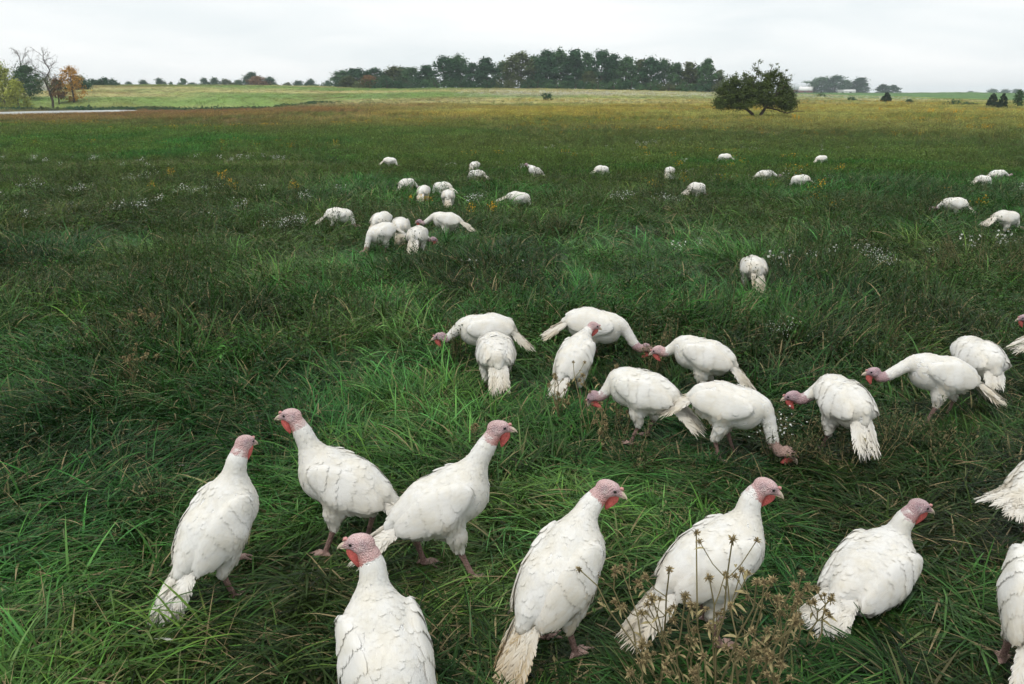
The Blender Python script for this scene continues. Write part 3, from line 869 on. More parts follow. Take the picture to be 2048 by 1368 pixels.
# ---- the spreading tree that stands alone in the field
def lone_tree():
    g = np.random.default_rng(900)
    p = ground_at(1512, 240)
    H = at_row(1510, 119, p.y)[2] - p.z
    root = empty('spreading_tree', p)
    u = p.y / FPX / math.cos(PITCH) * .956            # metres per pixel of the photograph at this tree
    X = lambda px: (px - 1512) * u
    Z = lambda py: (240 - py) * u * 1.0
    k = H / Z(119)
    limbs = []
    def limb(pts, r0, r1):
        pts = [np.array([X(a), dy, Z(b) * k]) for a, b, dy in pts]
        pts[0][2] = min(pts[0][2], 0.0) - .15 if pts[0][2] < .3 else pts[0][2]
        m = len(pts); limbs.append([(q, r0 + (r1 - r0) * i / (m - 1)) for i, q in enumerate(pts)])
    limb([(1508, 240, 0), (1504, 228, 0), (1494, 219, .1), (1484, 208, .2), (1470, 190, .3), (1462, 160, .5)], .20, .05)
    limb([(1516, 241, 0), (1521, 228, 0), (1527, 216, -.1), (1533, 205, -.2), (1545, 185, -.2), (1552, 150, -.3)], .22, .05)
    limb([(1494, 219, .1), (1476, 215, .3), (1455, 213, .4), (1436, 211, .2)], .09, .03)
    limb([(1484, 208, .2), (1498, 185, .2), (1505, 155, .1), (1508, 125, 0)], .11, .02)
    limb([(1529, 214, -.1), (1548, 219, -.4), (1567, 226, -.6), (1582, 222, -.5), (1600, 222, -.4)], .10, .02)
    limb([(1533, 205, -.2), (1528, 175, -.2), (1530, 145, -.1), (1535, 128, 0)], .11, .02)
    limb([(1533, 205, -.2), (1560, 200, -.5), (1585, 202, -.7)], .10, .03)
    limb([(1484, 208, .2), (1470, 195, 1.0), (1455, 180, 1.8)], .09, .03)
    limb([(1533, 205, 0), (1540, 190, -1.2), (1550, 170, -2.0)], .09, .03)
    limb([(1500, 215, 0), (1496, 195, -1.2), (1490, 170, -2.2)], .09, .03)
    limb([(1525, 212, 0), (1520, 195, 1.2), (1515, 170, 2.0)], .09, .03)
    V, F = tube_mesh(limbs, 7); mesh_obj('trunk', V, F, M_BARK, root)
    cs = []; rs = []; vs = []
    ax = (1425, 1605)
    for i in range(520):
        a = g.uniform(1434, 1582)
        t = (a - 1428) / 162
        topy = np.interp(a, [1428, 1440, 1455, 1475, 1495, 1505, 1518, 1530, 1548, 1562, 1575, 1590], [182, 174, 156, 150, 142, 134, 154, 140, 140, 156, 184, 204])
        boty = np.interp(a, [1428, 1450, 1485, 1510, 1525, 1560, 1590], [212, 217, 213, 203, 208, 216, 216])
        b = g.uniform(topy, boty)
        if 1506 < a < 1522 and b < 165 and g.random() < .7: continue
        if 1548 < a and b < 160 and g.random() < .5: continue
        depth = 3.0 * math.sin(math.pi * min(max(t, .08), .92)) * math.sqrt(max(.05, (b - topy + 6) / (boty - topy + 6)))
        sparse = (boty - b) / (boty - topy + 1)
        cs.append((X(a), g.uniform(-1, 1) * depth, Z(b) * k)); rs.append(g.uniform(.45, .90) * (1 - .35 * sparse)); vs.append(g.uniform(.7, 1.25))
    for a, b in ((1500, 128), (1508, 122), (1515, 124), (1530, 130), (1540, 128), (1547, 134), (1498, 134), (1560, 140), (1570, 150), (1572, 158), (1470, 146), (1452, 152)):
        cs.append((X(a), g.normal(0, .3), Z(b) * k)); rs.append(.30); vs.append(1.1)
    V, F, C = leaf_cloud(g, cs, rs, 56000, .08, flat=.8, vals=vs)
    mesh_obj('crown', V, F, LEAF['apple'], root, smooth=False, cols=C, colname='bcol')
    tag(root, 'wide spreading two stemmed tree standing alone in the field', 'tree')
lone_tree()
# ================================================================ farm buildings far off
M_RED = mat_plain('barn_red_boards', (0.20, 0.10, 0.095), 0.85, 0.15, (0.6, 0.7, 1.2))
M_TIN = mat_plain('grey_tin_roof', (0.55, 0.58, 0.60), 0.45, 0.4, (0.4, 0.85, 1.1))
M_WROOF = mat_plain('white_tin_roof', (0.80, 0.79, 0.78), 0.5, 0.35, (0.4, 0.9, 1.05))
M_WHITE = mat_plain('white_boards', (0.74, 0.74, 0.72), 0.7, 0.2, (0.6, 0.85, 1.05))
M_DARK = mat_plain('dark_opening', (0.02, 0.02, 0.022), 0.4, 0.4)

def prism(poly, x0, x1):
    """closed profile (y, z) swept along x"""
    n = len(poly)
    V = [(x0, y, z) for y, z in poly] + [(x1, y, z) for y, z in poly]
    F = [tuple(range(n))[::-1], tuple(n + i for i in range(n))] + [(i, (i + 1) % n, n + (i + 1) % n, n + i) for i in range(n)]
    return V, F

def box(x0, x1, y0, y1, z0, z1):
    return prism([(y0, z0), (y1, z0), (y1, z1), (y0, z1)], x0, x1)

def gabled(name, label, px, D, rz, L, Wd, eave, ridge, wall, roof, gambrel=False, doors=(), windows=()):
    p = at_row(px, 190, D); z = float(height(p[0], p[1]))
    root = empty(name, (p[0], p[1], z), rz)
    h = Wd / 2
    if gambrel:
        prof = [(-h, eave), (-h * .62, eave + (ridge - eave) * .68), (0, ridge), (h * .62, eave + (ridge - eave) * .68), (h, eave)]
    else:
        prof = [(-h, eave), (0, ridge), (h, eave)]
    V, F = prism([(-h, -1.0)] + prof + [(h, -1.0)], -L / 2, L / 2)
    mesh_obj('wall', V, F, wall, root, smooth=False)
    o = .35
    outer = [(y * 1.05, zz + (.28 if 0 < i < len(prof) - 1 else .05)) for i, (y, zz) in enumerate(prof)]
    inner = [(y * 1.02, zz + .04) for y, zz in prof]
    V, F = prism(outer + inner[::-1], -L / 2 - o, L / 2 + o)
    r = mesh_obj('roof', V, F, roof, root, smooth=False)
    for (x, w, hh) in doors:            # on the long side facing the field
        V, F = box(x - w / 2, x + w / 2, -h - .06, -h + .05, 0, hh); mesh_obj('door', V, F, M_DARK, root, smooth=False)
    for (x, w, z0, z1, end) in windows:
        if end: V, F = box(end * L / 2 - .05, end * L / 2 + .06, x - w / 2, x + w / 2, z0, z1)
        else: V, F = box(x - w / 2, x + w / 2, -h - .06, -h + .05, z0, z1)
        mesh_obj('window', V, F, M_DARK, root, smooth=False)
    tag(root, label, 'building', 'farm buildings beyond the field')
    return root

gabled('barn', 'long barn with grey gambrel roof and dark red end', 1606, 815, math.radians(-18), 24, 12, 4.0, 10.0, M_RED, M_TIN, True, doors=((-6, 3, 3), (5, 3, 3)), windows=((0, 1.2, 6.2, 7.6, 1), (-3, 1, 2, 3.2, 1), (3, 1, 2, 3.2, 1)))
gabled('barn', 'smaller dark red barn with white roof in front of the grey roofed barn', 1611, 795, math.radians(-28), 12, 8.5, 3.2, 6.6, M_RED, M_WROOF, False, doors=((0, 2.6, 2.6),), windows=((0, 1, 3.6, 4.6, -1),))
gabled('shed', 'long low shed with white roof among the hazy trees', 1692, 780, math.radians(-8), 15, 6, 2.0, 3.6, M_WHITE, M_WROOF, False, doors=((-4, 2, 1.8), (3, 2, 1.8)))
gabled('poultry_house', 'very low long white building on the far right horizon', 1878, 1120, math.radians(-6), 44, 9, 2.4, 4.2, M_WHITE, M_WROOF, False, doors=((-14, 3, 2), (14, 3, 2)))
gabled('farmhouse', 'white farmhouse half hidden behind the trees at the pond', 68, 250, math.radians(12), 9, 6, 2.6, 4.6, M_WHITE, M_TIN, False, doors=((0, 1, 2.0),), windows=((-2.6, .9, .9, 2.1, 0), (2.6, .9, .9, 2.1, 0)))
# ================================================================ turkeys
def mat_plumage(name, tint=(1, 1, 1), rough=0.85, bump=0.0):
    m = bpy.data.materials.new(name)
    nt, out = nodes_of(m)
    b = N(nt, 'ShaderNodeBsdfPrincipled', Roughness=rough)
    b.inputs['Specular IOR Level'].default_value = 0.12
    at = nt.nodes.new('ShaderNodeAttribute'); at.attribute_name = 'col'
    tc = nt.nodes.new('ShaderNodeTexCoord')
    n1 = N(nt, 'ShaderNodeTexNoise', Scale=9.0, Detail=5.0, Roughness=0.65)
    nt.links.new(tc.outputs['Object'], n1.inputs['Vector'])
    ramp = nt.nodes.new('ShaderNodeValToRGB')
    ramp.color_ramp.elements[0].position = 0.36; ramp.color_ramp.elements[0].color = (0.95, 0.92, 0.85, 1)
    ramp.color_ramp.elements[1].position = 0.60; ramp.color_ramp.elements[1].color = (1, 1, 1, 1)
    nt.links.new(n1.outputs['Fac'], ramp.inputs['Fac'])
    mx = nt.nodes.new('ShaderNodeMix'); mx.data_type = 'RGBA'; mx.blend_type = 'MULTIPLY'
    mx.inputs[0].default_value = 1.0
    nt.links.new(at.outputs['Color'], mx.inputs[6]); nt.links.new(ramp.outputs['Color'], mx.inputs[7])
    nt.links.new(mx.outputs[2], b.inputs['Base Color'])
    # fine barbs
    n2 = N(nt, 'ShaderNodeTexNoise', Scale=260.0, Detail=2.0, Roughness=0.6)
    nt.links.new(tc.outputs['Object'], n2.inputs['Vector'])
    bp = N(nt, 'ShaderNodeBump', Strength=0.35, Distance=0.002)
    nt.links.new(n2.outputs['Fac'], bp.inputs['Height'])
    nt.links.new(bp.outputs['Normal'], b.inputs['Normal'])
    tr_ = nt.nodes.new('ShaderNodeBsdfTranslucent')
    nt.links.new(mx.outputs[2], tr_.inputs['Color'])
    ms = nt.nodes.new('ShaderNodeMixShader'); ms.inputs[0].default_value = 0.22
    nt.links.new(b.outputs[0], ms.inputs[1]); nt.links.new(tr_.outputs[0], ms.inputs[2])
    nt.links.new(ms.outputs[0], out.inputs['Surface'])
    return m

def mat_skin_body(name):
    """body: feathers where alpha says so, warty bare skin on head, neck and legs"""
    m = bpy.data.materials.new(name)
    nt, out = nodes_of(m)
    b = N(nt, 'ShaderNodeBsdfPrincipled', Roughness=0.7)
    b.inputs['Specular IOR Level'].default_value = 0.25
    at = nt.nodes.new('ShaderNodeAttribute'); at.attribute_name = 'col'
    bare = nt.nodes.new('ShaderNodeAttribute'); bare.attribute_name = 'bare'
    tc = nt.nodes.new('ShaderNodeTexCoord')
    v = N(nt, 'ShaderNodeTexVoronoi', Scale=185.0)
    nt.links.new(tc.outputs['Object'], v.inputs['Vector'])
    ramp = nt.nodes.new('ShaderNodeValToRGB')
    ramp.color_ramp.elements[0].position = 0.05; ramp.color_ramp.elements[0].color = (1.16, 1.18, 1.18, 1)
    ramp.color_ramp.elements[1].position = 0.55; ramp.color_ramp.elements[1].color = (0.80, 0.69, 0.69, 1)
    nt.links.new(v.outputs['Distance'], ramp.inputs['Fac'])
    mx = nt.nodes.new('ShaderNodeMix'); mx.data_type = 'RGBA'; mx.blend_type = 'MULTIPLY'
    nt.links.new(bare.outputs['Fac'], mx.inputs[0])
    nt.links.new(at.outputs['Color'], mx.inputs[6]); nt.links.new(ramp.outputs['Color'], mx.inputs[7])
    nt.links.new(mx.outputs[2], b.inputs['Base Color'])
    bp = N(nt, 'ShaderNodeBump', Strength=1.0, Distance=0.006); bp.invert = True
    nt.links.new(v.outputs['Distance'], bp.inputs['Height'])
    nt.links.new(bp.outputs['Normal'], b.inputs['Normal'])
    nt.links.new(b.outputs[0], out.inputs['Surface'])
    return m

M_FEATHER = mat_plumage('white_feathers')
M_BODY = mat_skin_body('turkey_body')
M_WATTLE = mat_plain('red_wattle', (0.54, 0.125, 0.11), 0.6, 0.25, (150.0, 0.75, 1.25))
M_SNOOD = mat_plain('pink_snood', (0.55, 0.27, 0.25), 0.6, 0.3, (120.0, 0.8, 1.15))
M_BEAK = mat_plain('horn_beak', (0.56, 0.47, 0.36), 0.45, 0.4, (60.0, 0.7, 1.15))
M_EYE = mat_plain('dark_eye', (0.012, 0.010, 0.010), 0.12, 0.6)

# ---- signed distances
def sd_cone(P, a, b, ra, rb):
    a = np.asarray(a, float); b = np.asarray(b, float)
    ba = b - a; L2 = ba @ ba + 1e-12
    Q = P - a.astype(P.dtype)
    t = np.clip((Q @ ba.astype(P.dtype)) / L2, 0, 1)
    Q = Q - t[:, None] * ba.astype(P.dtype)
    return np.sqrt(np.einsum('ij,ij->i', Q, Q)) - (ra + (rb - ra) * t)

def sd_ell(P, c, R, r):
    q = ((P - np.asarray(c, P.dtype)) @ R.astype(P.dtype)) / np.asarray(r, P.dtype)     # R: columns are the ellipsoid's axes
    k0 = np.sqrt(np.einsum('ij,ij->i', q, q))
    q = q / np.asarray(r, P.dtype)
    k1 = np.sqrt(np.einsum('ij,ij->i', q, q))
    return k0 * (k0 - 1.0) / (k1 + 1e-9)

def smin(a, b, k):
    h = np.clip(0.5 + 0.5 * (b - a) / k, 0, 1)
    return b + (a - b) * h - k * h * (1 - h)

def rot(yaw=0.0, pitch=0.0, roll=0.0):
    """columns: forward, left, up"""
    return np.array(Matrix.Rotation(yaw, 3, 'Z') @ Matrix.Rotation(-pitch, 3, 'Y') @ Matrix.Rotation(roll, 3, 'X'))

class Bird:
    """a white turkey in its own frame: x forward, z up, feet near the origin"""
    def __init__(s, center=(0, 0, 0.362), pitch=28, head=(0.205, 0, 0.670), hyaw=0, hpitch=-8, feet=None, tail=-32,
                 tail_yaw=0, tail_len=0.24, tail_spread=15, mauve=0.0, girth=1.0, more_bare=0.0, fat=1.0, sit=False, seed=0, tan=0.3, red=0.3, byaw=0, roll=0, tuck=0):
        s.seed = seed; s.rng = np.random.default_rng(100 + seed); s.tan = tan; s.red = red; s.sit = sit; s.mauve = mauve; s.more_bare = more_bare
        s.T = rot(math.radians(byaw), math.radians(pitch), math.radians(roll)); s.c = np.array(center, float); s.fat = fat
        s.H = rot(math.radians(hyaw), math.radians(hpitch)); s.h = np.array(head, float)
        s.tail = (tail, tail_yaw, tail_len, tail_spread)
        s.prims = []                              # (kind, args, k, tag)
        k_ = s.ts = 0.90 * girth
        tr = lambda u, v, w: s.c + s.T @ (np.array([u, v * fat, w]) * k_)
        s.tr = tr
        E = lambda c, r, k, t, R=None: s.prims.append(('e', (tr(*c), s.T if R is None else R, np.array(r) * k_), k, t))
        C = lambda a, b, ra, rb, k, t: s.prims.append(('c', (np.array(a), np.array(b), ra, rb), k, t))
        f = fat
        E((-0.015, 0, 0.0), (0.208, 0.128 * f, 0.118), 0.001, 'trunk')
        E((0.09, 0, -0.03), (0.125, 0.120 * f, 0.115), 0.05, 'trunk')
        E((0.12, 0, 0.03), (0.09, 0.098 * f, 0.085), 0.05, 'trunk')
        C(tr(-0.09, 0, 0.015), tr(-0.205, 0, 0.012), 0.100 * k_, 0.054 * k_, 0.06, 'trunk')
        s.tdir = rot(math.radians(180 + tail_yaw), math.radians(tail)) [:, 0]
        C(tr(-0.19, 0, 0.012), tr(-0.19, 0, 0.012) + s.tdir * 0.08, 0.052 * k_, 0.028, 0.03, 'trunk')
        E((-0.12, 0, -0.068), (0.100, 0.090 * f, 0.07), 0.05, 'trunk')
        for sd in (-1, 1):
            Rw = s.T @ rot(sd * math.radians(6), math.radians(9), sd * math.radians(14))
            E((-0.040, sd * 0.106, 0.010), (0.200, 0.036, 0.084), 0.014, 'wing', Rw)
        # neck: a bezier from the shoulders to the back of the head
        n0 = tr(0.155, 0, 0.03)
        hb = s.h + s.H @ np.array([-0.018, 0, -0.022])
        d = np.linalg.norm(hb - n0)
        fw = nrm(s.T @ np.array([0.75, 0, 0.5]) + np.array([0, 0, 0.55 if head[2] > 0.4 and not sit else (0.3 if sit else 0.0)]))
        tz = s.H @ np.array([-0.45, 0, -0.89])
        n1 = n0 + fw * d * 0.36; n2 = hb + tz * d * 0.36
        ts = np.linspace(0, 1, 9)
        s.neck = np.array([(1 - t) ** 3 * n0 + 3 * (1 - t) ** 2 * t * n1 + 3 * (1 - t) * t * t * n2 + t ** 3 * hb for t in ts])
        s.nr = (1 - 0.12 * (more_bare > 0)) * np.interp(ts, [0, .15, .35, .55, .75, .9, 1], [0.070, 0.053, 0.043, 0.039, 0.036, 0.032, 0.030])
        for i in range(8):
            C(s.neck[i], s.neck[i + 1], s.nr[i], s.nr[i + 1], 0.03 if i < 2 else 0.012, 'neck')
        hp = lambda x, y, z: s.h + s.H @ np.array([x, y, z])
        s.hp = hp
        EH = lambda c, r, k, t: s.prims.append(('e', (hp(*c), s.H, np.array(r)), k, t))
        EH((-0.006, 0, 0.001), (0.045, 0.028, 0.029), 0.016, 'head')
        C(hp(0.018, 0, -0.003), hp(0.050, 0, -0.010), 0.0215, 0.0115, 0.012, 'head')
        for sd in (-1, 1):
            EH((0.017, sd * 0.017, 0.012), (0.016, 0.010, 0.007), 0.006, 'head')     # brow
            EH((-0.006, sd * 0.021, -0.014), (0.022, 0.011, 0.014), 0.008, 'head')   # cheek
        # legs
        if feet is None:
            feet = ((0.03, 0.085, 0, 0), (-0.02, -0.085, 0, 0))
        s.feet = feet
        s.legs = []
        for (fx, fy, fz, fyaw) in feet:
            sd = 1 if fy > 0 else -1
            hip = tr(-0.02, sd * 0.075, -0.045)
            if sit:
                hock = np.array([fx - 0.10, fy, 0.035]); foot = np.array([fx, fy, 0.018])
            else:
                foot = np.array([fx, fy, fz + 0.016])
                hock = foot + np.array([-0.045 - 0.35 * fz, 0, 0.135]) + 0.10 * (hip - foot) * np.array([1, 1, 0])
            s.legs.append((hip, hock, foot))
            C(hip, hip * 0.45 + hock * 0.55 + np.array([0.012, 0, 0.0]), 0.070, 0.038, 0.04, 'thigh')
            C(hip * 0.45 + hock * 0.55 + np.array([0.012, 0, 0.0]), hock, 0.038, 0.0165, 0.02, 'thigh')
            C(hock, hock * 0.5 + foot * 0.5, 0.0155, 0.0115, 0.008, 'shank')
            C(hock * 0.5 + foot * 0.5, foot, 0.0115, 0.0135, 0.006, 'shank')
            fyaw = math.radians(fyaw)
            for k, (an, ln) in enumerate(((28, 0.068), (0, 0.085), (-30, 0.066), (180 - 18 * sd, 0.036))):
                a = math.radians(an) + fyaw
                dr = np.array([math.cos(a), math.sin(a), 0.0])
                droop = -0.25 if fz > 0.03 else 0.0
                kn = foot + dr * ln * 0.5 + np.array([0, 0, 0.004 + droop * ln * .4])
                tip = foot + dr * ln + np.array([0, 0, -0.008 + droop * ln])
                C(foot, kn, 0.0115, 0.0088, 0.006, 'toe')
                C(kn, tip, 0.0088, 0.0042, 0.004, 'toe')

    def sdf(s, P, only=None):
        d = np.full(len(P), 9.0)
        for kind, a, k, t in s.prims:
            if only and t not in only:
                continue
            e = sd_cone(P, *a) if kind == 'c' else sd_ell(P, *a)
            d = smin(d, e, k) if k > 0.002 else np.minimum(d, e)
        return d

    def field(s, vox, pad, tags=None):
        """distance field on a grid, each primitive worked out only near itself"""
        lo = np.full(3, 9.0); hi = -lo
        pr = [p for p in s.prims if tags is None or p[3] in tags]
        for kind, a, k, t in pr:
            if kind == 'c':
                r = max(a[2], a[3]); pts = [a[0] - r, a[1] - r, a[0] + r, a[1] + r]
            else:
                r = np.abs(a[1]) @ a[2]; pts = [a[0] - r, a[0] + r]
            lo = np.minimum(lo, np.min(pts, axis=0)); hi = np.maximum(hi, np.max(pts, axis=0))
        lo -= pad + vox; hi += pad + vox
        n = np.ceil((hi - lo) / vox).astype(int) + 1
        ax = [(lo[i] + vox * np.arange(n[i])).astype(np.float32) for i in range(3)]
        D = np.full(tuple(n), 0.08, dtype=np.float32)
        for kind, a, k, t in pr:
            if kind == 'c':
                r = max(a[2], a[3]) + k + pad
                pl = np.minimum(a[0], a[1]) - r; ph = np.maximum(a[0], a[1]) + r
            else:
                r = np.abs(a[1]) @ a[2] + k + pad
                pl = a[0] - r; ph = a[0] + r
            i0 = np.clip(np.floor((pl - lo) / vox).astype(int), 0, n - 1); i1 = np.clip(np.ceil((ph - lo) / vox).astype(int) + 1, 1, n)
            sl = tuple(slice(i0[q], i1[q]) for q in range(3))
            G = np.stack(np.meshgrid(ax[0][sl[0]], ax[1][sl[1]], ax[2][sl[2]], indexing='ij'), -1)
            P = G.reshape(-1, 3)
            e = (sd_cone(P, *a) if kind == 'c' else sd_ell(P, *a)).reshape(G.shape[:3])
            cur = D[sl]
            D[sl] = smin(cur, e, k) if k > 0.002 else np.minimum(cur, e)
        return D, lo

    def make_grid(s):
        s.g_v = 0.013
        s.g_d, s.g_lo = s.field(s.g_v, 0.04, s.torso)
        s.g_g = np.stack(np.gradient(s.g_d, s.g_v), -1)

    def look(s, P):
        """(distance, outward normal) of the feathered body near its skin"""
        if not hasattr(s, 'g_d'):
            s.make_grid()
        q = np.clip((P - s.g_lo) / s.g_v, 0, np.array(s.g_d.shape) - 1.001)
        i = q.astype(int); f = q - i
        d = 0; g = 0
        for dx in (0, 1):
            for dy in (0, 1):
                for dz in (0, 1):
                    w = (f[:, 0] if dx else 1 - f[:, 0]) * (f[:, 1] if dy else 1 - f[:, 1]) * (f[:, 2] if dz else 1 - f[:, 2])
                    k = (i[:, 0] + dx, i[:, 1] + dy, i[:, 2] + dz)
                    d = d + w * s.g_d[k]; g = g + w[:, None] * s.g_g[k]
        return d, nrm(g)

    def grad(s, P):
        return s.look(P)[1]
    torso = ('trunk', 'wing', 'neck', 'thigh')

    def surface(s, vox):
        """continuous skin of trunk, neck, head, legs and toes"""
        D, lo = s.field(vox, 2.5 * vox)
        g = vdb.FloatGrid(0.08)
        g.copyFromArray(D)
        V, Q = g.convertToQuads(isovalue=0.0)
        V = np.asarray(V) * vox + lo
        return V, np.asarray(Q)[:, ::-1].astype(int)

    def colors(s, V):
        names = ('trunk', 'wing', 'neck', 'thigh', 'head', 'shank', 'toe')
        best = {}
        for t in names:
            best[t] = s.sdf(V, (t,))
        n = len(V)
        nz = fbm(V[:, 0] * 30 + s.seed, V[:, 2] * 30 + V[:, 1] * 21, s.seed)
        col = np.tile(np.array([0.85, 0.84, 0.81]), (n, 1)); bare = np.zeros(n)
        # parameter along the neck (0 shoulders .. 1 head)
        dd = np.linalg.norm(V[:, None] - s.neck[None], axis=2)
        tn = np.argmin(dd, axis=1) / 8.0
        near_neck = (np.minimum(best['neck'], best['head']) < best['trunk'] - 0.004)
        q = (V - s.h) @ s.H                       # head frame
        front = ss(-0.02, 0.03, q[:, 0] + 0.012)
        thr = 0.84 - 0.26 * front - s.more_bare
        bn = np.where(near_neck, ss(-0.06, 0.05, tn + (nz - 0.5) * 0.34 - thr), 0)
        bn = np.maximum(bn, np.where(best['head'] < best['neck'] - 0.001, 1.0, 0))
        crown = np.array([0.74, 0.60, 0.585]); face = np.array([0.66, 0.49, 0.49]); low = np.array([0.58, 0.27, 0.235])
        low = low * (1 - 0.0) + s.red * np.array([0.06, -0.03, -0.03])
        w_low = (ss(-0.016, -0.06, q[:, 2]) * (0.35 + 0.65 * ss(-0.05, 0.0, q[:, 0])))[:, None]
        w_top = ss(0.008, 0.03, q[:, 2])[:, None]
        back = ss(0.005, -0.04, q[:, 0])[:, None]
        sk = face * (1 - w_top) + crown * w_top
        sk = sk * (1 - w_low) + low * w_low
        sk = sk * (1 - back * .5) + np.array([0.70, 0.53, 0.50]) * back * .5
        ey = np.linalg.norm((np.abs(q) - np.array([0.020, 0.022, 0.004])) * np.array([1, .6, 1.2]), axis=1)
        we = np.exp(-(ey / 0.016) ** 2)[:, None]
        sk = sk * (1 - we * .75) + np.array([0.44, 0.36, 0.40]) * we * .75
        ear = np.exp(-(np.linalg.norm((np.abs(q) - np.array([0.0, 0.027, -0.006])) * np.where(q[:, :1] > 0.0, 1, 1), axis=1) / 0.008) ** 2)
        ear = ear * (q[:, 0] < 0.006)
        q2 = q.copy(); q2[:, 0] += 0.014; 
        ear = np.exp(-(np.linalg.norm(np.stack([q2[:, 0], np.abs(q2[:, 1]) - 0.028, q2[:, 2] + 0.004], 1), axis=1) / 0.0085) ** 2)[:, None]
        sk = sk * (1 - ear * .8) + np.array([0.66, 0.60, 0.56]) * ear * .8
        sk = sk * (0.82 + 0.36 * nz[:, None]) * (1 - s.mauve * np.array([0.38, 0.36, 0.22]))
        col = col * (1 - bn[:, None]) + sk * bn[:, None]
        bare = np.maximum(bare, bn)
        leg = np.minimum(best['shank'], best['toe'])
        wl = ss(0.004, -0.004, leg - best['thigh'] + (nz - .5) * .004)
        toe = ss(0.003, -0.003, best['toe'] - best['shank'])
        lc = np.array([0.30, 0.21, 0.18])[None] * (1 - toe[:, None]) + np.array([0.48, 0.36, 0.31])[None] * toe[:, None]
        lc = lc * (0.7 + 0.6 * nz[:, None])
        col = col * (1 - wl[:, None]) + lc * wl[:, None]
        bare = np.maximum(bare, wl)
        return col, bare

    # ---- feathers
    def sample(s, V, Q, n, mask):
        a, b, c, d = (V[Q[:, i]] for i in range(4))
        A = np.linalg.norm(np.cross(c - a, d - b), axis=1) * mask((a + c) / 2)
        A = A / A.sum()
        i = s.rng.choice(len(Q), n, p=A)
        u, v = s.rng.random((2, n, 1))
        return (a[i] * (1 - u) + b[i] * u) * (1 - v) + (d[i] * (1 - u) + c[i] * u) * v

    def cards(s, P, D, L, W, lift, base=0.001, teeth=3, curl=0.0, conform=True, shades=None):
        """feathers that hug the body: P roots, D flow directions; returns V, F, t"""
        n = len(P)
        Nn = s.grad(P)
        D = nrm(D - (D * Nn).sum(1, keepdims=True) * Nn)
        S_ = np.cross(Nn, D)
        rows = np.array([0.0, 0.35, 0.68, 0.88]); wid = np.array([0.35, 0.95, 1.0, 0.72])
        vs = []; T = []
        for t, w in zip(rows, wid):
            for sd in (-1, 0, 1):
                vs.append(P + D * (L * t)[:, None] + S_ * (sd * 0.5 * w * W)[:, None]); T.append((t, sd))
        jag = []
        for k in range(teeth):
            x = (k + 0.5) / teeth * 2 - 1
            ln = 1.0 - 0.10 * x * x + s.rng.uniform(-0.06, 0.05, n)
            vs.append(P + D * (L * ln)[:, None] + S_ * (x * 0.5 * 0.62 * W * s.rng.uniform(0.9, 1.25, n))[:, None]); T.append((1.0, x))
        VV = np.stack(vs, 1)                     # n, m, 3
        m = VV.shape[1]
        tt = np.array([t for t, _ in T]); xx = np.array([x for _, x in T])
        off = base * np.minimum(1, 0.25 + tt[None] * 1.5) + lift[:, None] * (tt[None] ** 1.6) * L[:, None] + 0.0015 * (1 - np.abs(xx))[None] * W[:, None] / 0.03 * np.minimum(tt, .7)[None]
        if conform:
            flat = VV.reshape(-1, 3)
            for it in range(2):
                dist, g = s.look(flat)
                flat = flat - g * (dist - off.ravel())[:, None]
            VV = flat.reshape(n, m, 3)
        else:
            VV = VV + Nn[:, None] * off[..., None]
        F = []
        for r in range(3):
            for c in range(2):
                i = r * 3 + c
                F.append((i, i + 3, i + 4, i + 1))
        b = 9
        tri = []
        for k in range(teeth):
            e0 = b + min(2, int(k * 2 / teeth)); 
            tri.append((b + (1 if k < teeth / 2 else 2), b + (0 if k < teeth / 2 else 1), 12 + k))
        F4 = np.array([f for f in F]); F3 = np.array(tri)
        idx = (np.arange(n) * m)[:, None, None]
        q = (F4[None] + idx).reshape(-1, 4); t3 = (F3[None] + idx).reshape(-1, 3)
        faces = [tuple(f) for f in q.tolist()] + [tuple(f) for f in t3.tolist()]
        s.edge = np.tile(1 - 0.035 * np.abs(xx) * np.minimum(1, tt * 1.5) - 0.02 * (tt > .95), n)
        return VV.reshape(-1, 3), faces, np.tile(tt, n), m

    def flow(s, P):
        """the way the feathers lie"""
        back = s.T @ np.array([-1.0, 0, 0.0]) 
        dd = np.linalg.norm(P[:, None] - s.neck[None], axis=2)
        i = np.clip(np.argmin(dd, axis=1), 1, 8)
        nd = nrm(s.neck[i - 1] - s.neck[i])
        q = (P - s.c) @ s.T
        wn = ss(0.10, 0.17, q[:, 0]) * (s.sdf(P, ('neck',)) < s.sdf(P, ('trunk',)) + 0.01)
        down = np.array([0, 0, -1.0])
        low = ss(0.02, -0.10, q[:, 2])[:, None]
        f = back[None] * (1 - 0.45 * low) + down[None] * (0.12 + 0.6 * low)
        return nrm(f * (1 - wn[:, None]) + nd * wn[:, None])

def soft_normals(o, s, keep=0.24):
    """shade feathers with the normals of the body they lie on, so the plumage reads soft"""
    me = o.data
    n = len(me.vertices)
    P = np.empty(n * 3, dtype=np.float32); me.vertices.foreach_get('co', P); P = P.reshape(-1, 3).astype(float)
    V0 = np.empty(n * 3, dtype=np.float32); me.vertex_normals.foreach_get('vector', V0); V0 = V0.reshape(-1, 3)
    g = s.grad(P)
    V0 = V0 * np.sign((V0 * g).sum(1, keepdims=True) + 1e-9)
    me.normals_split_custom_set_from_vertices(nrm(g * (1 - keep) + V0 * keep).tolist())

def white(n, rng, cream=None):
    c = np.array([0.865, 0.855, 0.825])[None] * rng.uniform(0.96, 1.02, (n, 1))
    if cream is not None:
        k = np.clip(cream, 0, 1)[:, None]
        c = c * (1 - k) + np.array([0.64, 0.53, 0.36])[None] * k
    return np.clip(c, 0, 0.88)

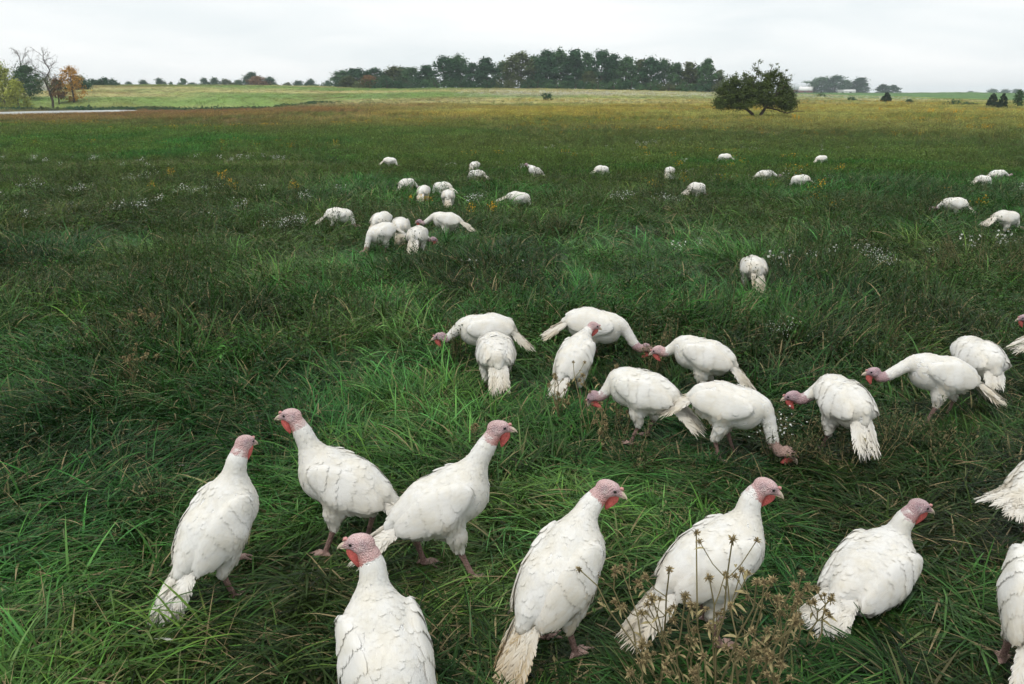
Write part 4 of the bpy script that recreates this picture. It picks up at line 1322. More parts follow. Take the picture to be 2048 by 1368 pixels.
def quill_feather(L, W, rng, n=16, fray=0.5, bend=0.0, rach=0.003):
    """one long flight or tail feather along +x, as a shaft and separate barbs; returns V, F, t"""
    V = []; F = []; T = []
    xs = np.linspace(0, 1, 7)
    for x in xs:
        z = -bend * x * x * L
        w = rach * (1.0 - 0.7 * x)
        V += [(x * L * 0.97, -w, z + 0.001), (x * L * 0.97, w, z + 0.001)]; T += [x, x]
    for i in range(6):
        F.append((2 * i, 2 * i + 2, 2 * i + 3, 2 * i + 1))
    for sd in (-1, 1):
        t = 0.10
        while t < 0.985:
            dt = 0.9 / n * rng.uniform(0.75, 1.3)
            t1 = min(t + dt, 1.0)
            prof = W * 0.5 * min(1.0, 0.35 + 2.2 * t) * (1.0 if t < 0.7 else max(0.25, 1 - ((t - 0.7) / 0.3) ** 2 * 0.75))
            prof *= rng.uniform(1 - 0.35 * fray * (0.3 + t), 1.05)
            sweep = 0.10 * L * rng.uniform(0.7, 1.4) * (1 + fray * t)
            za, zb = -bend * t * t * L, -bend * t1 * t1 * L
            gap = 1 - 0.28 * fray * t * rng.random()
            zo = rng.uniform(-0.004, 0.003) * fray - 0.10 * prof
            b = len(V)
            V += [(t * L * .97, 0, za), (t1 * L * .97, 0, zb), (t * L + sweep + (t1 - t) * L * gap, sd * prof, zb + zo), (t * L + sweep, sd * prof * rng.uniform(.96, 1.02), za + zo)]
            T += [t, t1, min(1.0, t1 + .08), min(1, t + .08)]
            F.append((b, b + 3, b + 2, b + 1) if sd < 0 else (b, b + 1, b + 2, b + 3))
            t = t1
    return np.array(V), F, np.array(T)

def merge(parts):
    V = []; F = []; C = []; o = 0
    for v, f, c in parts:
        V.append(v); C.append(c)
        F += [tuple(i + o for i in q) for q in f]
        o += len(v)
    return np.concatenate(V), F, np.concatenate(C)

def uv_ball(c, R, r, nu=10, nv=7):
    V = []; F = []
    for j in range(nv + 1):
        th = math.pi * j / nv
        for i in range(nu):
            ph = 2 * math.pi * i / nu
            V.append((math.sin(th) * math.cos(ph) * r[0], math.sin(th) * math.sin(ph) * r[1], math.cos(th) * r[2]))
    for j in range(nv):
        for i in range(nu):
            F.append((j * nu + i, (j + 1) * nu + i, (j + 1) * nu + (i + 1) % nu, j * nu + (i + 1) % nu))
    return np.asarray(V) @ np.asarray(R).T + c, F

def loft(pts, radii, frameR, n=10):
    """tube along pts (3D) with per-point (ry, rz) radii; frameR columns forward/left/up"""
    V = []; F = []
    for p, (ry, rz) in zip(pts, radii):
        for i in range(n):
            a = 2 * math.pi * i / n
            V.append(p + frameR[:, 1] * math.cos(a) * ry + frameR[:, 2] * math.sin(a) * rz)
    m = len(pts)
    for j in range(m - 1):
        for i in range(n):
            F.append((j * n + i, j * n + (i + 1) % n, (j + 1) * n + (i + 1) % n, (j + 1) * n + i))
    F.append(tuple(range(n))[::-1]); F.append(tuple((m - 1) * n + i for i in range(n)))
    return np.array(V), F

def build_turkey(name, loc, rz, scale, pose, lod=0):
    """lod 0: near, every part; 1: middle distance; 2: far off"""
    s = Bird(**pose)
    rng = s.rng
    root = empty(name, loc, rz)
    root.scale = (scale,) * 3
    vox = (0.006, 0.0105, 0.015)[lod]
    V, Q = s.surface(vox)
    col, bare = s.colors(V)
    o = mesh_obj('body', V, Q, M_BODY, root, cols=col)
    a = o.data.attributes.new('bare', 'FLOAT', 'POINT'); a.data.foreach_set('value', bare.astype(np.float32))
    # --- contour feathers
    def mask(P):
        ok = np.ones(len(P))
        bn = s.sdf(P, ('head', 'shank', 'toe')) > 0.012
        dd = np.linalg.norm(P[:, None] - s.neck[None], axis=2)
        tn = np.argmin(dd, axis=1) / 8.0
        q = (P - s.h) @ s.H
        hi = (s.sdf(P, ('neck',)) < s.sdf(P, ('trunk',)) - 0.004) & (tn > np.where(q[:, 0] > 0.0, 0.6, 0.80) - s.more_bare)
        w = 1 + 1.6 * ss(0.05, 0.3, tn) * (s.sdf(P, ('neck',)) < s.sdf(P, ('trunk',)))
        return ok * bn * (~hi) * w
    n = (3800, 1100, 170)[lod]
    P = s.sample(V, Q, n, mask)
    q = (P - s.c) @ s.T
    isneck = s.sdf(P, ('neck',)) < s.sdf(P, ('trunk',)) - 0.003
    big = (1.0, 1.25, 1.9)[lod]
    L = np.where(isneck, 0.020, 0.034) * rng.uniform(0.8, 1.3, n) * big
    L *= 1 + 0.35 * ss(-0.02, -0.15, q[:, 0])
    W = L * rng.uniform(0.5, 0.68, n)
    lift = rng.uniform(0.0, 0.035, n) + 0.12 * (rng.random(n) < 0.04) + 0.04 * isneck
    D = s.flow(P) + rng.normal(0, 0.10, (n, 3))
    FV, FF, T, m = s.cards(P, D, L, W, lift, base=0.0011)
    stain = 0.45 * s.tan * ss(0.05, -0.2, q[:, 0]) * ss(0.35, 0.75, fbm(P[:, 0] * 9 + s.seed, P[:, 2] * 9, s.seed + 2))
    fc = np.repeat(white(n, rng, stain), m, axis=0) * s.edge[:, None]
    parts = [(FV, FF, fc)]
    # --- soft shaggy feathers under the belly, on the vent and the thighs
    nd = (520, 240, 60)[lod]
    def mask2(P):
        q = (P - s.c) @ s.T
        return (ss(-0.03, -0.09, q[:, 2]) * ss(0.10, 0.0, q[:, 0]) + (s.sdf(P, ('thigh',)) < s.sdf(P, ('trunk',)) - .002) * 1.3) * (s.sdf(P, ('head', 'shank', 'toe')) > 0.012) + 1e-9
    P = s.sample(V, Q, nd, mask2)
    L = rng.uniform(0.035, 0.075, nd) * (1, 1.2, 1.6)[lod]
    toe = s.sdf(P, ('shank',))
    L *= ss(0.0, 0.05, toe) * .7 + .3
    D = s.T @ np.array([-0.7, 0, 0]) + np.array([0, 0, -1.0]) + rng.normal(0, 0.22, (nd, 3))
    FV, FF, T, m = s.cards(P, D, L, L * rng.uniform(0.28, 0.45, nd), rng.uniform(0.04, 0.20, nd), base=0.002)
    parts.append((FV, FF, np.repeat(white(nd, rng, 0.42 * rng.random(nd) ** 1.5 * (0.3 + s.tan)), m, axis=0)))
    pv, pf, pc = merge(parts)
    soft_normals(mesh_obj('plumage', pv, pf, M_FEATHER, root, cols=pc), s)
    # --- folded wings: coverts and long quills laid over the side of the trunk
    for sd in (-1, 1):
        P = []; D = []; L = []; W = []; off = []; cream = []
        rows = ((0.10, 0.075, -0.02, 5, 0.05, 0.0), (0.055, 0.085, -0.055, 7, 0.07, 0.1), (0.0, 0.085, -0.068, 8, 0.105, 0.22), (-0.055, 0.08, -0.06, 8, 0.135, 0.34), (-0.10, 0.07, -0.035, 6, 0.15, 0.45), (-0.135, 0.055, -0.015, 6, 0.165, 0.6))
        for r, (u, wt_, wb, k, ln, cr) in enumerate(rows):
            for j in range(k):
                f = (j + 0.5) / k
                w = wb + (wt_ - wb) * f
                P.append((u - 0.02 * (1 - f) + 0.02 * f, sd * (0.15 - 0.05 * max(0, w / 0.09) ** 2), w + 0.02))
                D.append((-1.0, -sd * (0.10 + 0.10 * f), -0.06 + 0.20 * (0.5 - f) - 0.01 * r))
                L.append(ln * s.ts * rng.uniform(0.9, 1.12)); W.append(0.036 * rng.uniform(0.9, 1.15)); off.append(0.007 - 0.0008 * r + 0.0015 * f); cream.append(cr * rng.uniform(0.3, 1.0) * s.tan)
        P = s.c + (np.array(P) * np.array([1, s.fat, 1]) * s.ts) @ s.T.T; D = np.array(D) @ s.T.T
        for it in range(3):
            d_, g_ = s.look(P); P = P - g_ * d_[:, None]
        nW = len(P)
        FV, FF, T, m = s.cards(P, D, np.array(L), np.array(W), rng.uniform(0.0, 0.035, nW), base=0.007, teeth=4)
        tcr = np.repeat(np.array(cream), m) * (0.25 + 0.9 * T)
        soft_normals(mesh_obj('wing', FV, FF, M_FEATHER, root, cols=white(len(FV), np.random.default_rng(3), tcr) * s.edge[:, None]), s, 0.4)
    # --- tail
    tail, tyaw, tlen, spread = s.tail
    tb = s.tr(-0.195, 0, 0.012) + s.tdir * 0.035
    parts = []
    nf = (17, 13, 9)[lod]
    for layer, (kk, ln, wd) in enumerate(((nf, tlen, 0.048), (nf - 2, tlen * 0.76, 0.044), (nf - 4, tlen * 0.50, 0.042), (nf - 5, tlen * 0.3, 0.042))):
        for j in range(kk):
            f = (j + 0.5) / kk * 2 - 1
            Lf = ln * rng.uniform(0.88, 1.08) * (1 - 0.10 * f * f)
            v, F, T = quill_feather(Lf, wd * rng.uniform(0.85, 1.15), rng, n=(15, 9, 6)[lod], fray=0.9, bend=0.10 + 0.06 * rng.random())
            yaw = math.radians(180 + tyaw - f * spread + rng.normal(0, 1.8))
            pit = math.radians(tail - 7 * abs(f) + layer * 3 + rng.normal(0, 2.0))
            R = rot(yaw, pit, f * 0.65 + rng.normal(0, .08))
            o3 = np.array([0.02 * layer * math.cos(math.radians(tail)), f * 0.056, 0.010 * layer - 0.018 * f * f + 0.008])
            v = v @ R.T + tb + rot(math.radians(tyaw)) @ o3
            base_c = s.tan * (0.10 + 0.9 * np.clip(T, 0, 1) ** 1.3) * rng.uniform(0.5, 1.15) + 0.04
            c = white(len(v), rng, base_c)
            c = c * (1 - np.clip(s.tan - .6, 0, 1) * (np.clip(T, 0, 1) * .9)[:, None] * np.array([.30, .42, .62]))
            parts.append((v, F, c))
    tv, tf, tcol = merge(parts)
    to = mesh_obj('tail', tv, tf, M_FEATHER, root, smooth=True, cols=tcol)
    R0 = rot(math.radians(180 + tyaw), math.radians(tail))
    lat = ((tv - tb) @ R0[:, 1])[:, None] * 7.0
    tn_ = R0[:, 2][None] * np.ones((len(tv), 1)) + np.clip(lat, -1, 1) * R0[:, 1][None] + np.random.default_rng(4).normal(0, .10, (len(tv), 3))
    to.data.normals_split_custom_set_from_vertices(nrm(tn_).tolist())
    # --- beak, snood, wattle, eyes
    if lod < 2:
        H = s.H; hp = s.hp
        nb = 10 if lod == 0 else 6
        prof = ((0.040, 0.0125, 0.0115, -0.006), (0.050, 0.0105, 0.0105, -0.0075), (0.060, 0.0078, 0.0082, -0.0105), (0.069, 0.005, 0.0058, -0.0155), (0.075, 0.0026, 0.0036, -0.0215), (0.0775, 0.0008, 0.001, -0.026))
        v1, f1 = loft([hp(x, 0, z) for x, _, _, z in prof], [(a, b) for _, a, b, _ in prof], H, nb)
        prof = ((0.036, 0.0105, 0.006, -0.0175), (0.050, 0.0085, 0.005, -0.0185), (0.062, 0.0055, 0.0035, -0.0205), (0.068, 0.0015, 0.001, -0.022))
        v2, f2 = loft([hp(x, 0, z) for x, _, _, z in prof], [(a, b) for _, a, b, _ in prof], H, nb)
        bv, bf, _ = merge([(v1, f1, v1), (v2, f2, v2)])
        mesh_obj('beak', bv, bf, M_BEAK, o)
        v, f = loft([hp(0.034, 0, 0.010), hp(0.042, 0, 0.0135), hp(0.049, 0.001, 0.0125), hp(0.053, 0.002, 0.0075)], [(0.004, 0.004), (0.0062, 0.0062), (0.006, 0.006), (0.002, 0.002)], H, 8)
        mesh_obj('snood', v, f, M_SNOOD, o)
        # wattle: a fleshy curtain from the chin down the front of the neck
        nu, nv_ = 9, 7
        V2 = []; F2 = []
        hb = s.neck[6]
        top0, top1 = hp(0.043, 0, -0.018), hp(-0.002, 0, -0.024)
        bot = hp(0.010, 0, -0.092)
        for side in (-1, 1):
            for j in range(nv_):
                tj = j / (nv_ - 1)
                for i in range(nu):
                    ti = i / (nu - 1)
                    a = top0 * (1 - ti) + top1 * ti
                    b = bot + H @ np.array([0.016 * (1 - ti) - 0.004, 0, 0.012 * (2 * ti - 1) ** 2])
                    p = a * (1 - tj) + b * tj + H @ np.array([0.012 * math.sin(math.pi * tj) * (1 - ti), 0, 0])
                    th = 0.0085 * math.sin(math.pi * min(1, ti * .9 + .05)) * (1 - tj ** 3 * 0.8) + 0.0012 * math.sin(9 * tj + 5 * ti)
                    V2.append(p + H @ np.array([0, side * (th + 0.0008), 0]))
        g = nu * nv_
        for sidx in range(2):
            for j in range(nv_ - 1):
                for i in range(nu - 1):
                    k = sidx * g + j * nu + i
                    F2.append((k, k + 1, k + nu + 1, k + nu) if sidx == 0 else (k, k + nu, k + nu + 1, k + 1))
        rim = [j * nu for j in range(nv_)] + [(nv_ - 1) * nu + i for i in range(1, nu)] + [j * nu + nu - 1 for j in range(nv_ - 2, -1, -1)] + [i for i in range(nu - 2, 0, -1)]
        for k in range(len(rim)):
            a, b = rim[k], rim[(k + 1) % len(rim)]
            F2.append((a, b, b + g, a + g))
        mesh_obj('wattle', V2, F2, M_WATTLE, o)
        for sd in (-1, 1):
            v, f = uv_ball(hp(0.020, sd * 0.0228, 0.0035), H, (0.0076, 0.0048, 0.0068), 12, 8)
            mesh_obj('eye', v, f, M_EYE, o)
    return root
# ---------------------------------------------------------------- the flock
def graze(head=(0.33, 0.0, 0.16), hpitch=-50, pitch=-6, cz=0.36, **k):
    return dict(center=(0, 0, cz), pitch=pitch, head=head, hpitch=hpitch, **{**dict(tail=-30, more_bare=0.14), **k})

GROUP = 'white turkeys loose in the meadow'
FLOCK = []
# pixel of the feet in the photograph, heading in degrees (0 = to the right, 90 = away), size, level of detail, pose, label
def T(px, py, th, sc, lod, pose, label):
    FLOCK.append((px, py, th, sc, lod, pose, label))

T(452, 1188, 56, 0.99, 0, dict(pitch=38, head=(0.175, -0.01, 0.665), hyaw=6, hpitch=-14, tail=-42, tan=0.22, tail_len=0.23, tail_spread=18, feet=((0.12, 0.07, 0.075, 0), (-0.005, -0.065, 0, -20)), seed=1),
  'white turkey seen from behind lifting one foot, leftmost of the near birds')
T(695, 1098, 172, 1.02, 0, dict(pitch=22, head=(0.225, 0, 0.665), hyaw=3, hpitch=-3, tail=-30, tan=0.25, feet=((0.08, 0.08, 0, 0), (-0.07, -0.08, 0, 0)), seed=2, red=0.0),
  'white turkey in profile facing left, its tail behind the striding bird')
T(890, 1146, 10, 1.03, 0, dict(pitch=25, head=(0.245, 0, 0.675), hyaw=-6, hpitch=-2, tail=-34, tan=0.3, feet=((-0.085, 0.075, 0, -5), (0.115, -0.075, 0, 5)), seed=3, red=0.6),
  'white turkey striding to the right with red throat, head held high')
T(782, 1490, 116, 1.0, 0, dict(pitch=33, head=(0.175, 0.02, 0.665), hyaw=58, hpitch=-4, tail=-46, tan=0.35, tail_len=0.19, seed=4, fat=1.02, red=0.2),
  'white turkey cut off by the lower edge, head turned left with pink throat')
T(1118, 1300, 42, 1.0, 0, dict(pitch=38, head=(0.215, -0.04, 0.635), hyaw=-52, hpitch=-16, tail=-52, tan=1.1, tail_len=0.26, tail_spread=15, feet=((0.005, 0.075, 0, -10), (0.02, -0.07, 0, -12)), seed=5, red=0.5),
  'white turkey with long tan ragged tail, looking right beside the dried weeds')
T(1415, 1272, 20, 1.0, 0, dict(pitch=22, head=(0.205, -0.01, 0.625), hyaw=-30, hpitch=-20, tail=-40, tan=0.5, feet=((0.045, 0.075, 0, -8), (0.0, -0.075, 0, -14)), seed=6, red=0.7),
  'white turkey with red face standing behind the dried weed heads')
T(1735, 1195, 36, 0.98, 0, dict(center=(0, 0, 0.148), pitch=12, head=(0.215, -0.06, 0.41), hyaw=-36, hpitch=-14, tail=-17, tan=0.12, tail_len=0.21, tail_spread=26, sit=True, fat=1.12, girth=1.08, feet=((0.05, 0.09, 0, 0), (0.05, -0.09, 0, 0)), seed=7, red=0.3, mauve=0.35),
  'white turkey sitting down in the grass with greyish pink head')
T(2056, 1352, 60, 1.0, 0, dict(pitch=36, head=(0.19, -0.03, 0.65), hyaw=-30, tail=-50, tan=0.55, tail_len=0.23, tail_spread=16, seed=8),
  'white turkey half cut off at the lower right corner, tan tail drooping')
T(2078, 1092, 24, 1.0, 0, graze(pitch=4, tail=-8, tan=0.3, seed=9, tail_len=0.19, tail_spread=20),
  'white turkey at the right edge, only its ruffled rump in view')
# the middle group
T(970, 742, 182, 1.0, 1, graze((0.36, 0.0, 0.30), -12, -4, tail=-38, tan=0.45, seed=10, mauve=0.5),
  'white turkey feeding to the left with dark head, behind a bird seen from the rear')
T(992, 792, 96, 0.98, 1, graze((0.34, 0, 0.12), -60, 2, tail=-48, tan=0.5, seed=11, tail_len=0.22, feet=((-0.02, 0.085, 0, 0), (0.07, -0.07, 0, 0))),
  'white turkey seen squarely from behind, tail hanging between its legs')
T(1190, 738, -14, 1.05, 1, graze((0.40, 0.0, 0.20), -38, -10, tail=-28, tan=0.6, seed=12, mauve=0.5),
  'white turkey bending down to the right with red wattle, tail raised at left')
T(1148, 796, 54, 0.9, 1, dict(pitch=30, head=(0.24, -0.03, 0.56), hyaw=-45, hpitch=-18, tail=-42, tan=0.3, seed=13, tail_len=0.19),
  'white turkey with raised pink head behind a tall brown weed')
T(1278, 884, 152, 1.0, 1, graze((0.31, 0.05, 0.27), -55, 6, tail=-34, tan=0.25, seed=14, mauve=0.5, fat=1.06),
  'plump white turkey with head tucked down at its left side')
T(1398, 800, 162, 0.98, 1, graze((0.33, 0, 0.36), -25, 10, tail=-40, tan=0.5, seed=15),
  'white turkey facing left with lowered pink head, behind the plump bird')
T(1452, 918, -24, 1.0, 1, graze((0.36, 0, 0.11), -40, -8, tail=-24, tan=0.55, seed=16, mauve=0.5, tail_len=0.25),
  'white turkey with long cream tail at left, head down in the weeds')
T(1672, 908, 100, 1.0, 1, graze((0.25, 0.19, 0.30), -20, 2, hyaw=62, tail=-50, tan=0.2, seed=17, mauve=0.5, tail_len=0.22),
  'white turkey seen from behind with mauve head turned left, dark weed in front')
T(1864, 845, 178, 1.0, 1, graze((0.44, 0, 0.36), -4, 9, tail=-30, tan=0.55, seed=18, mauve=0.5, tail_len=0.26, feet=((0.09, 0.085, 0, 0), (-0.13, -0.08, 0, 0))),
  'white turkey walking left with neck stretched out and long low tail')
T(1938, 808, 92, 1.02, 1, graze(pitch=-2, tail=-55, tan=0.12, seed=19, tail_len=0.14),
  'round white turkey rump behind the bird with stretched neck')
T(2124, 700, 180, 1.0, 1, graze((0.40, 0, 0.30), -10, 4, seed=20, mauve=0.5),
  'turkey at the right edge, only its pinkish head in view')
T(2118, 752, 4, 1.0, 1, graze(tail=-22, tan=0.4, seed=21, tail_len=0.26),
  'turkey at the right edge, only its pale tail tip in view')
T(1502, 596, 84, 1.0, 1, graze(pitch=-3, tail=-50, tan=0.75, seed=22, tail_len=0.25, tail_yaw=14),
  'lone white turkey from behind with cream tail, in the middle of the field')
# the flock further out
gz = graze(seed=30, mauve=0.65, tan=0.4); gz2 = graze((0.36, 0.06, 0.16), -40, 2, seed=31, mauve=0.65, tan=0.6, tail=-38); nk = graze((0.43, 0, 0.34), -5, 6, seed=32, mauve=0.65, tan=0.4, tail=-26)
sdr = graze((0.30, -0.17, 0.25), -30, 0, hyaw=-65, seed=33, mauve=0.65, tan=0.4, tail=-45); rear = graze((0.33, 0, 0.12), -55, 0, seed=34, tan=0.8, tail=-54)
al = dict(pitch=22, head=(0.27, 0, 0.55), hpitch=-8, seed=35, mauve=0.65, tan=0.4, tail=-30)
T(682, 472, -8, 1.0, 1, graze(seed=23, mauve=0.65, tan=0.35, feet=((0.05, 0.08, 0, 0), (-0.06, -0.08, 0.05, 0))), 'white turkey feeding to the right, leftmost of the far cluster')
T(765, 484, 70, 1.0, 2, gz2, 'white turkey at the back of the tight far cluster, partly hidden')
T(764, 514, 228, 1.0, 1, graze((0.37, 0.0, 0.10), -55, -14, seed=24, mauve=0.65, tan=0.05, tail=-20), 'white turkey facing the viewer with head to the ground in the far cluster')
T(803, 498, 94, 1.0, 2, rear, 'white turkey with cream tail seen from behind, centre of the far cluster')
T(836, 520, 82, 1.0, 1, graze((0.30, -0.17, 0.25), -30, 0, hyaw=-65, seed=25, mauve=0.65, tan=0.4, tail=-45), 'white turkey from behind with mauve head to the right, front of the far cluster')
T(893, 484, 178, 1.0, 1, graze((0.43, 0, 0.33), -12, 4, seed=26, mauve=0.65, tan=0.45, tail=-24, tail_len=0.26, feet=((0.08, 0.08, 0, 0), (-0.10, -0.08, 0, 0))), 'white turkey walking left behind the far cluster, red head stretched forward')
T(885, 404, 155, 1.0, 2, gz, 'white turkey behind the goldenrod bird, tail sloping to the right')
T(897, 424, 92, 0.98, 2, rear, 'white turkey from behind, standing below the bird with sloping tail')
T(848, 414, 80, 1.0, 2, gz2, 'white turkey rump behind a bunch of yellow goldenrod')
T(815, 396, 48, 1.0, 2, sdr, 'white turkey with head to the right, left of the goldenrod bird')
T(781, 341, 0, 1.0, 2, gz, 'tiny white turkey feeding to the right, farthest to the left')
T(950, 352, 62, 1.0, 2, gz2, 'upper of two far white turkeys close together, only its back showing')
T(953, 374, 165, 1.0, 2, gz, 'lower of two far white turkeys close together, tail to the right')
T(1070, 366, 178, 1.0, 2, al, 'far white turkey facing left with its head up')
T(1037, 430, -8, 1.0, 1, graze(seed=27, mauve=0.65, tan=0.4, tail=-14, tail_len=0.25), 'white turkey feeding to the right with cream tail raised, beside white asters')
T(1203, 362, 22, 1.0, 2, gz, 'far white turkey with tail to the left, between the birds and asters')
T(1338, 366, 64, 1.0, 2, gz2, 'small far white turkey from behind, right of the asters')
T(1392, 406, 28, 1.0, 2, gz, 'white turkey with tail to the left standing just above the asters')
T(1448, 332, 170, 1.0, 2, gz, 'tiny far white turkey below the spreading tree')
T(1641, 336, 12, 1.0, 2, gz2, 'tiny far white turkey on the right, farthest out')
T(1527, 374, -5, 1.0, 2, nk, 'far white turkey with its head to the right')
T(1598, 386, 176, 1.0, 2, gz, 'far white turkey with tail to the right, beside the one with head up')
T(1990, 372, 0, 1.0, 2, nk, 'rear one of the far white pair near the right edge')
T(1962, 386, 10, 1.0, 2, gz, 'front one of the far white pair near the right edge')
T(1903, 444, 178, 1.0, 1, graze((0.42, 0, 0.27), -25, -2, seed=28, mauve=0.65, tan=0.35, tail=-34), 'white turkey facing left with drooping tail near the right edge')
T(2005, 478, 10, 1.0, 1, graze(seed=29, mauve=0.65, tan=0.45, tail=-20), 'white turkey behind dark brush at the right edge')

BIRDS = []                       # (x, y, radius, sitting) for keeping the grass clear
_made = {}
for (px, py, th, sc, lod, pose, label) in FLOCK:
    p = ground_at(px, py)
    sit = pose.get('sit', False)
    key = pose.get('seed') if lod == 2 else None
    if key is not None and key in _made:
        r = copy_thing(_made[key], p, math.radians(th), sc)
    else:
        r = build_turkey('turkey', p, math.radians(th), sc, pose, lod)
        if key is not None:
            _made[key] = r
    tag(r, label, 'turkey', GROUP)
    BIRDS.append((p.x, p.y, 0.24 if sit else 0.15, sit, math.radians(th)))
# ---------------------------------------------------------------- grass, laid over in swathes
def lay_dir(x, y):
    """which way the wind and the birds have laid the grass"""
    return 2 * math.pi * (1.5 * vnoise(x * 0.28, y * 0.28, 61) + 0.7 * vnoise(x * 0.9, y * 0.9, 62))

def keep_clear(x, y, s):
    """press the grass down where a bird stands or sits"""
    for bx, by, r, sit, th in BIRDS:
        if by > 6.5: continue
        d = np.hypot(x - bx, y - by)
        d = d - 0.10 * (by < 4.2)
        s = s * np.where(d < r + 0.05, 0.24 if not sit else 0.26, np.where(d < r + 0.24, 0.62, 1.0))
    return s

def build_grass():
    g = np.random.default_rng(77)
    kinds = ['long'] * 6 + ['mixed'] * 5 + ['weedy'] * 4 + ['short'] * 3
    protos = [patch(k, 200 + i) for i, k in enumerate(kinds)]
    X = []; Y = []; R = []
    for r0, r1, step, sc in ((0.8, 5.5, 0.225, 1.0), (5.5, 11, 0.31, 1.2), (11, 24, 0.50, 1.55)):
        w = 0.95 * r1 + 1.0
        x, y = np.meshgrid(np.arange(-w, w, step), np.arange(r0, r1, step))
        x = x.ravel() + g.uniform(-.5, .5, x.size) * step; y = y.ravel() + g.uniform(-.5, .5, y.size) * step
        k = np.abs(x) < 0.95 * y + 1.0
        X.append(x[k]); Y.append(y[k]); R.append(np.full(k.sum(), sc))
    X = np.concatenate(X); Y = np.concatenate(Y); R = np.concatenate(R); n = len(X)
    a = fbm(X * 0.35, Y * 0.35, 40, 4); b = fbm(X * .8, Y * .8, 71)
    rr = np.hypot(X, Y)
    u = g.random(n)
    weedy = u < 0.09 + 0.60 * ss(.42, .60, a) * ss(4, 13, rr)
    short = (~weedy) & (g.random(n) < 0.55 * ss(.50, .66, b))
    mixed = (~weedy) & (~short) & (g.random(n) < 0.40)
    I = np.where(weedy, g.integers(11, 15, n), np.where(short, g.integers(15, 18, n), np.where(mixed, g.integers(6, 11, n), g.integers(0, 6, n))))
    YW = lay_dir(X, Y) + g.normal(0, 0.85, n)
    relief = 0.62 + 0.85 * ss(.28, .72, fbm(X * .75, Y * .75, 75, 3))
    relief = relief * (0.50 + 0.40 * ss(3.2, 8.0, rr))
    SZ = keep_clear(X, Y, R ** 0.5 * relief * g.uniform(0.8, 1.15, n))
    SX = R * g.uniform(0.85, 1.15, n)
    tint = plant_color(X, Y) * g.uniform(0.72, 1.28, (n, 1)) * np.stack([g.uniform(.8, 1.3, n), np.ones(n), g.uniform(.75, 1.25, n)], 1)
    tint *= (0.66 + 0.62 * ss(.3, .7, fbm(X * 1.3, Y * 1.3, 77, 2)))[:, None] * (0.62 + 0.85 * ss(.32, .66, fbm(X * .45, Y * .45, 78, 3)))[:, None]
    tint[weedy] = tint[weedy] * .45 + np.array([0.034, 0.086, 0.020]) * .55
    scatter('grass', protos, np.stack([X, Y, height(X, Y) - 0.006], 1), YW, np.stack([SX, SX, SZ], 1), I, tint, 'long dark green grass laid over in swathes around the turkeys', 'grass')

def build_far_meadow():
    g = np.random.default_rng(78)
    kinds = ['coarse'] * 4 + ['stemmy'] * 3 + ['bushy'] * 5
    protos = [clump(k, 300 + i) for i, k in enumerate(kinds)]
    X = []; Y = []; I = []; SC = []
    for r0, r1, n, s0, s1 in ((20, 40, 17000, .75, 1.15), (40, 80, 26000, .8, 1.35), (80, 160, 34000, 1.0, 1.7), (160, 330, 26000, 1.3, 2.4), (330, 800, 12000, 2.4, 4.5)):
        n = int(n * 1.28); x, y = wedge(n, r0, r1, g, 1.0)
        s = g.uniform(s0, s1, n)
        st = g.random(n) < ss(.35, .65, fbm(x * .08, y * .08, 80)) * .7
        X.append(x); Y.append(y); SC.append(s); I.append(np.where(st, g.integers(4, 7, n), g.integers(0, 4, n)))
    # leafy weeds in drifts
    for r0, r1, n, s0, s1 in ((6, 14, 2200, .4, .85), (14, 30, 8500, .55, 1.05), (30, 60, 13000, .75, 1.35), (60, 110, 8000, 1.0, 1.8), (110, 200, 3500, 1.2, 2.2)):
        n = int(n * 1.28); x, y = wedge(n, r0, r1, g, 1.0)
        k = g.random(n) < .12 + .88 * ss(.36, .60, fbm(x * .30, y * .30, 83, 3))
        x = x[k]; y = y[k]; n = len(x)
        X.append(x); Y.append(y); SC.append(g.uniform(s0, s1, n)); I.append(g.integers(7, 12, n))
    X = np.concatenate(X); Y = np.concatenate(Y); I = np.concatenate(I); SC = np.concatenate(SC)
    p = pond_d(X, Y)
    keep = p > np.where(Y < POND_C[1], 1.35, 1.04)
    # the near bank of the pond is grazed short
    low = np.where((p < 2.2) & (Y < POND_C[1]), 0.4, 1.0)
    X, Y, I, SC, low = X[keep], Y[keep], I[keep], SC[keep], low[keep]
    n = len(X)
    tint = plant_color(X, Y) * (0.45 + 1.25 * g.random((n, 1)) ** 1.3) * np.stack([g.uniform(.85, 1.2, n), np.ones(n), g.uniform(.8, 1.2, n)], 1)
    bu = I >= 7
    dk = np.array([0.038, 0.088, 0.020]) * (1 + .8 * ss(25, 90, Y[bu]))[:, None]
    tint[bu] = tint[bu] * .5 + dk * g.uniform(.35, 2.0, (bu.sum(), 1)) * .5
    sc3 = np.stack([SC, SC, np.minimum(SC, 0.8 + 0.1 * SC) * low * (0.62 + 0.38 * ss(25, 60, Y)) * (1 - .35 * ss(140, 200, Y))], 1)
    scatter('meadow_herbage', protos, np.stack([X, Y, height(X, Y) - 0.02], 1), g.uniform(0, 6.28, n), sc3, I, tint, 'rough meadow grass and weeds stretching to the rising pasture', 'grass')

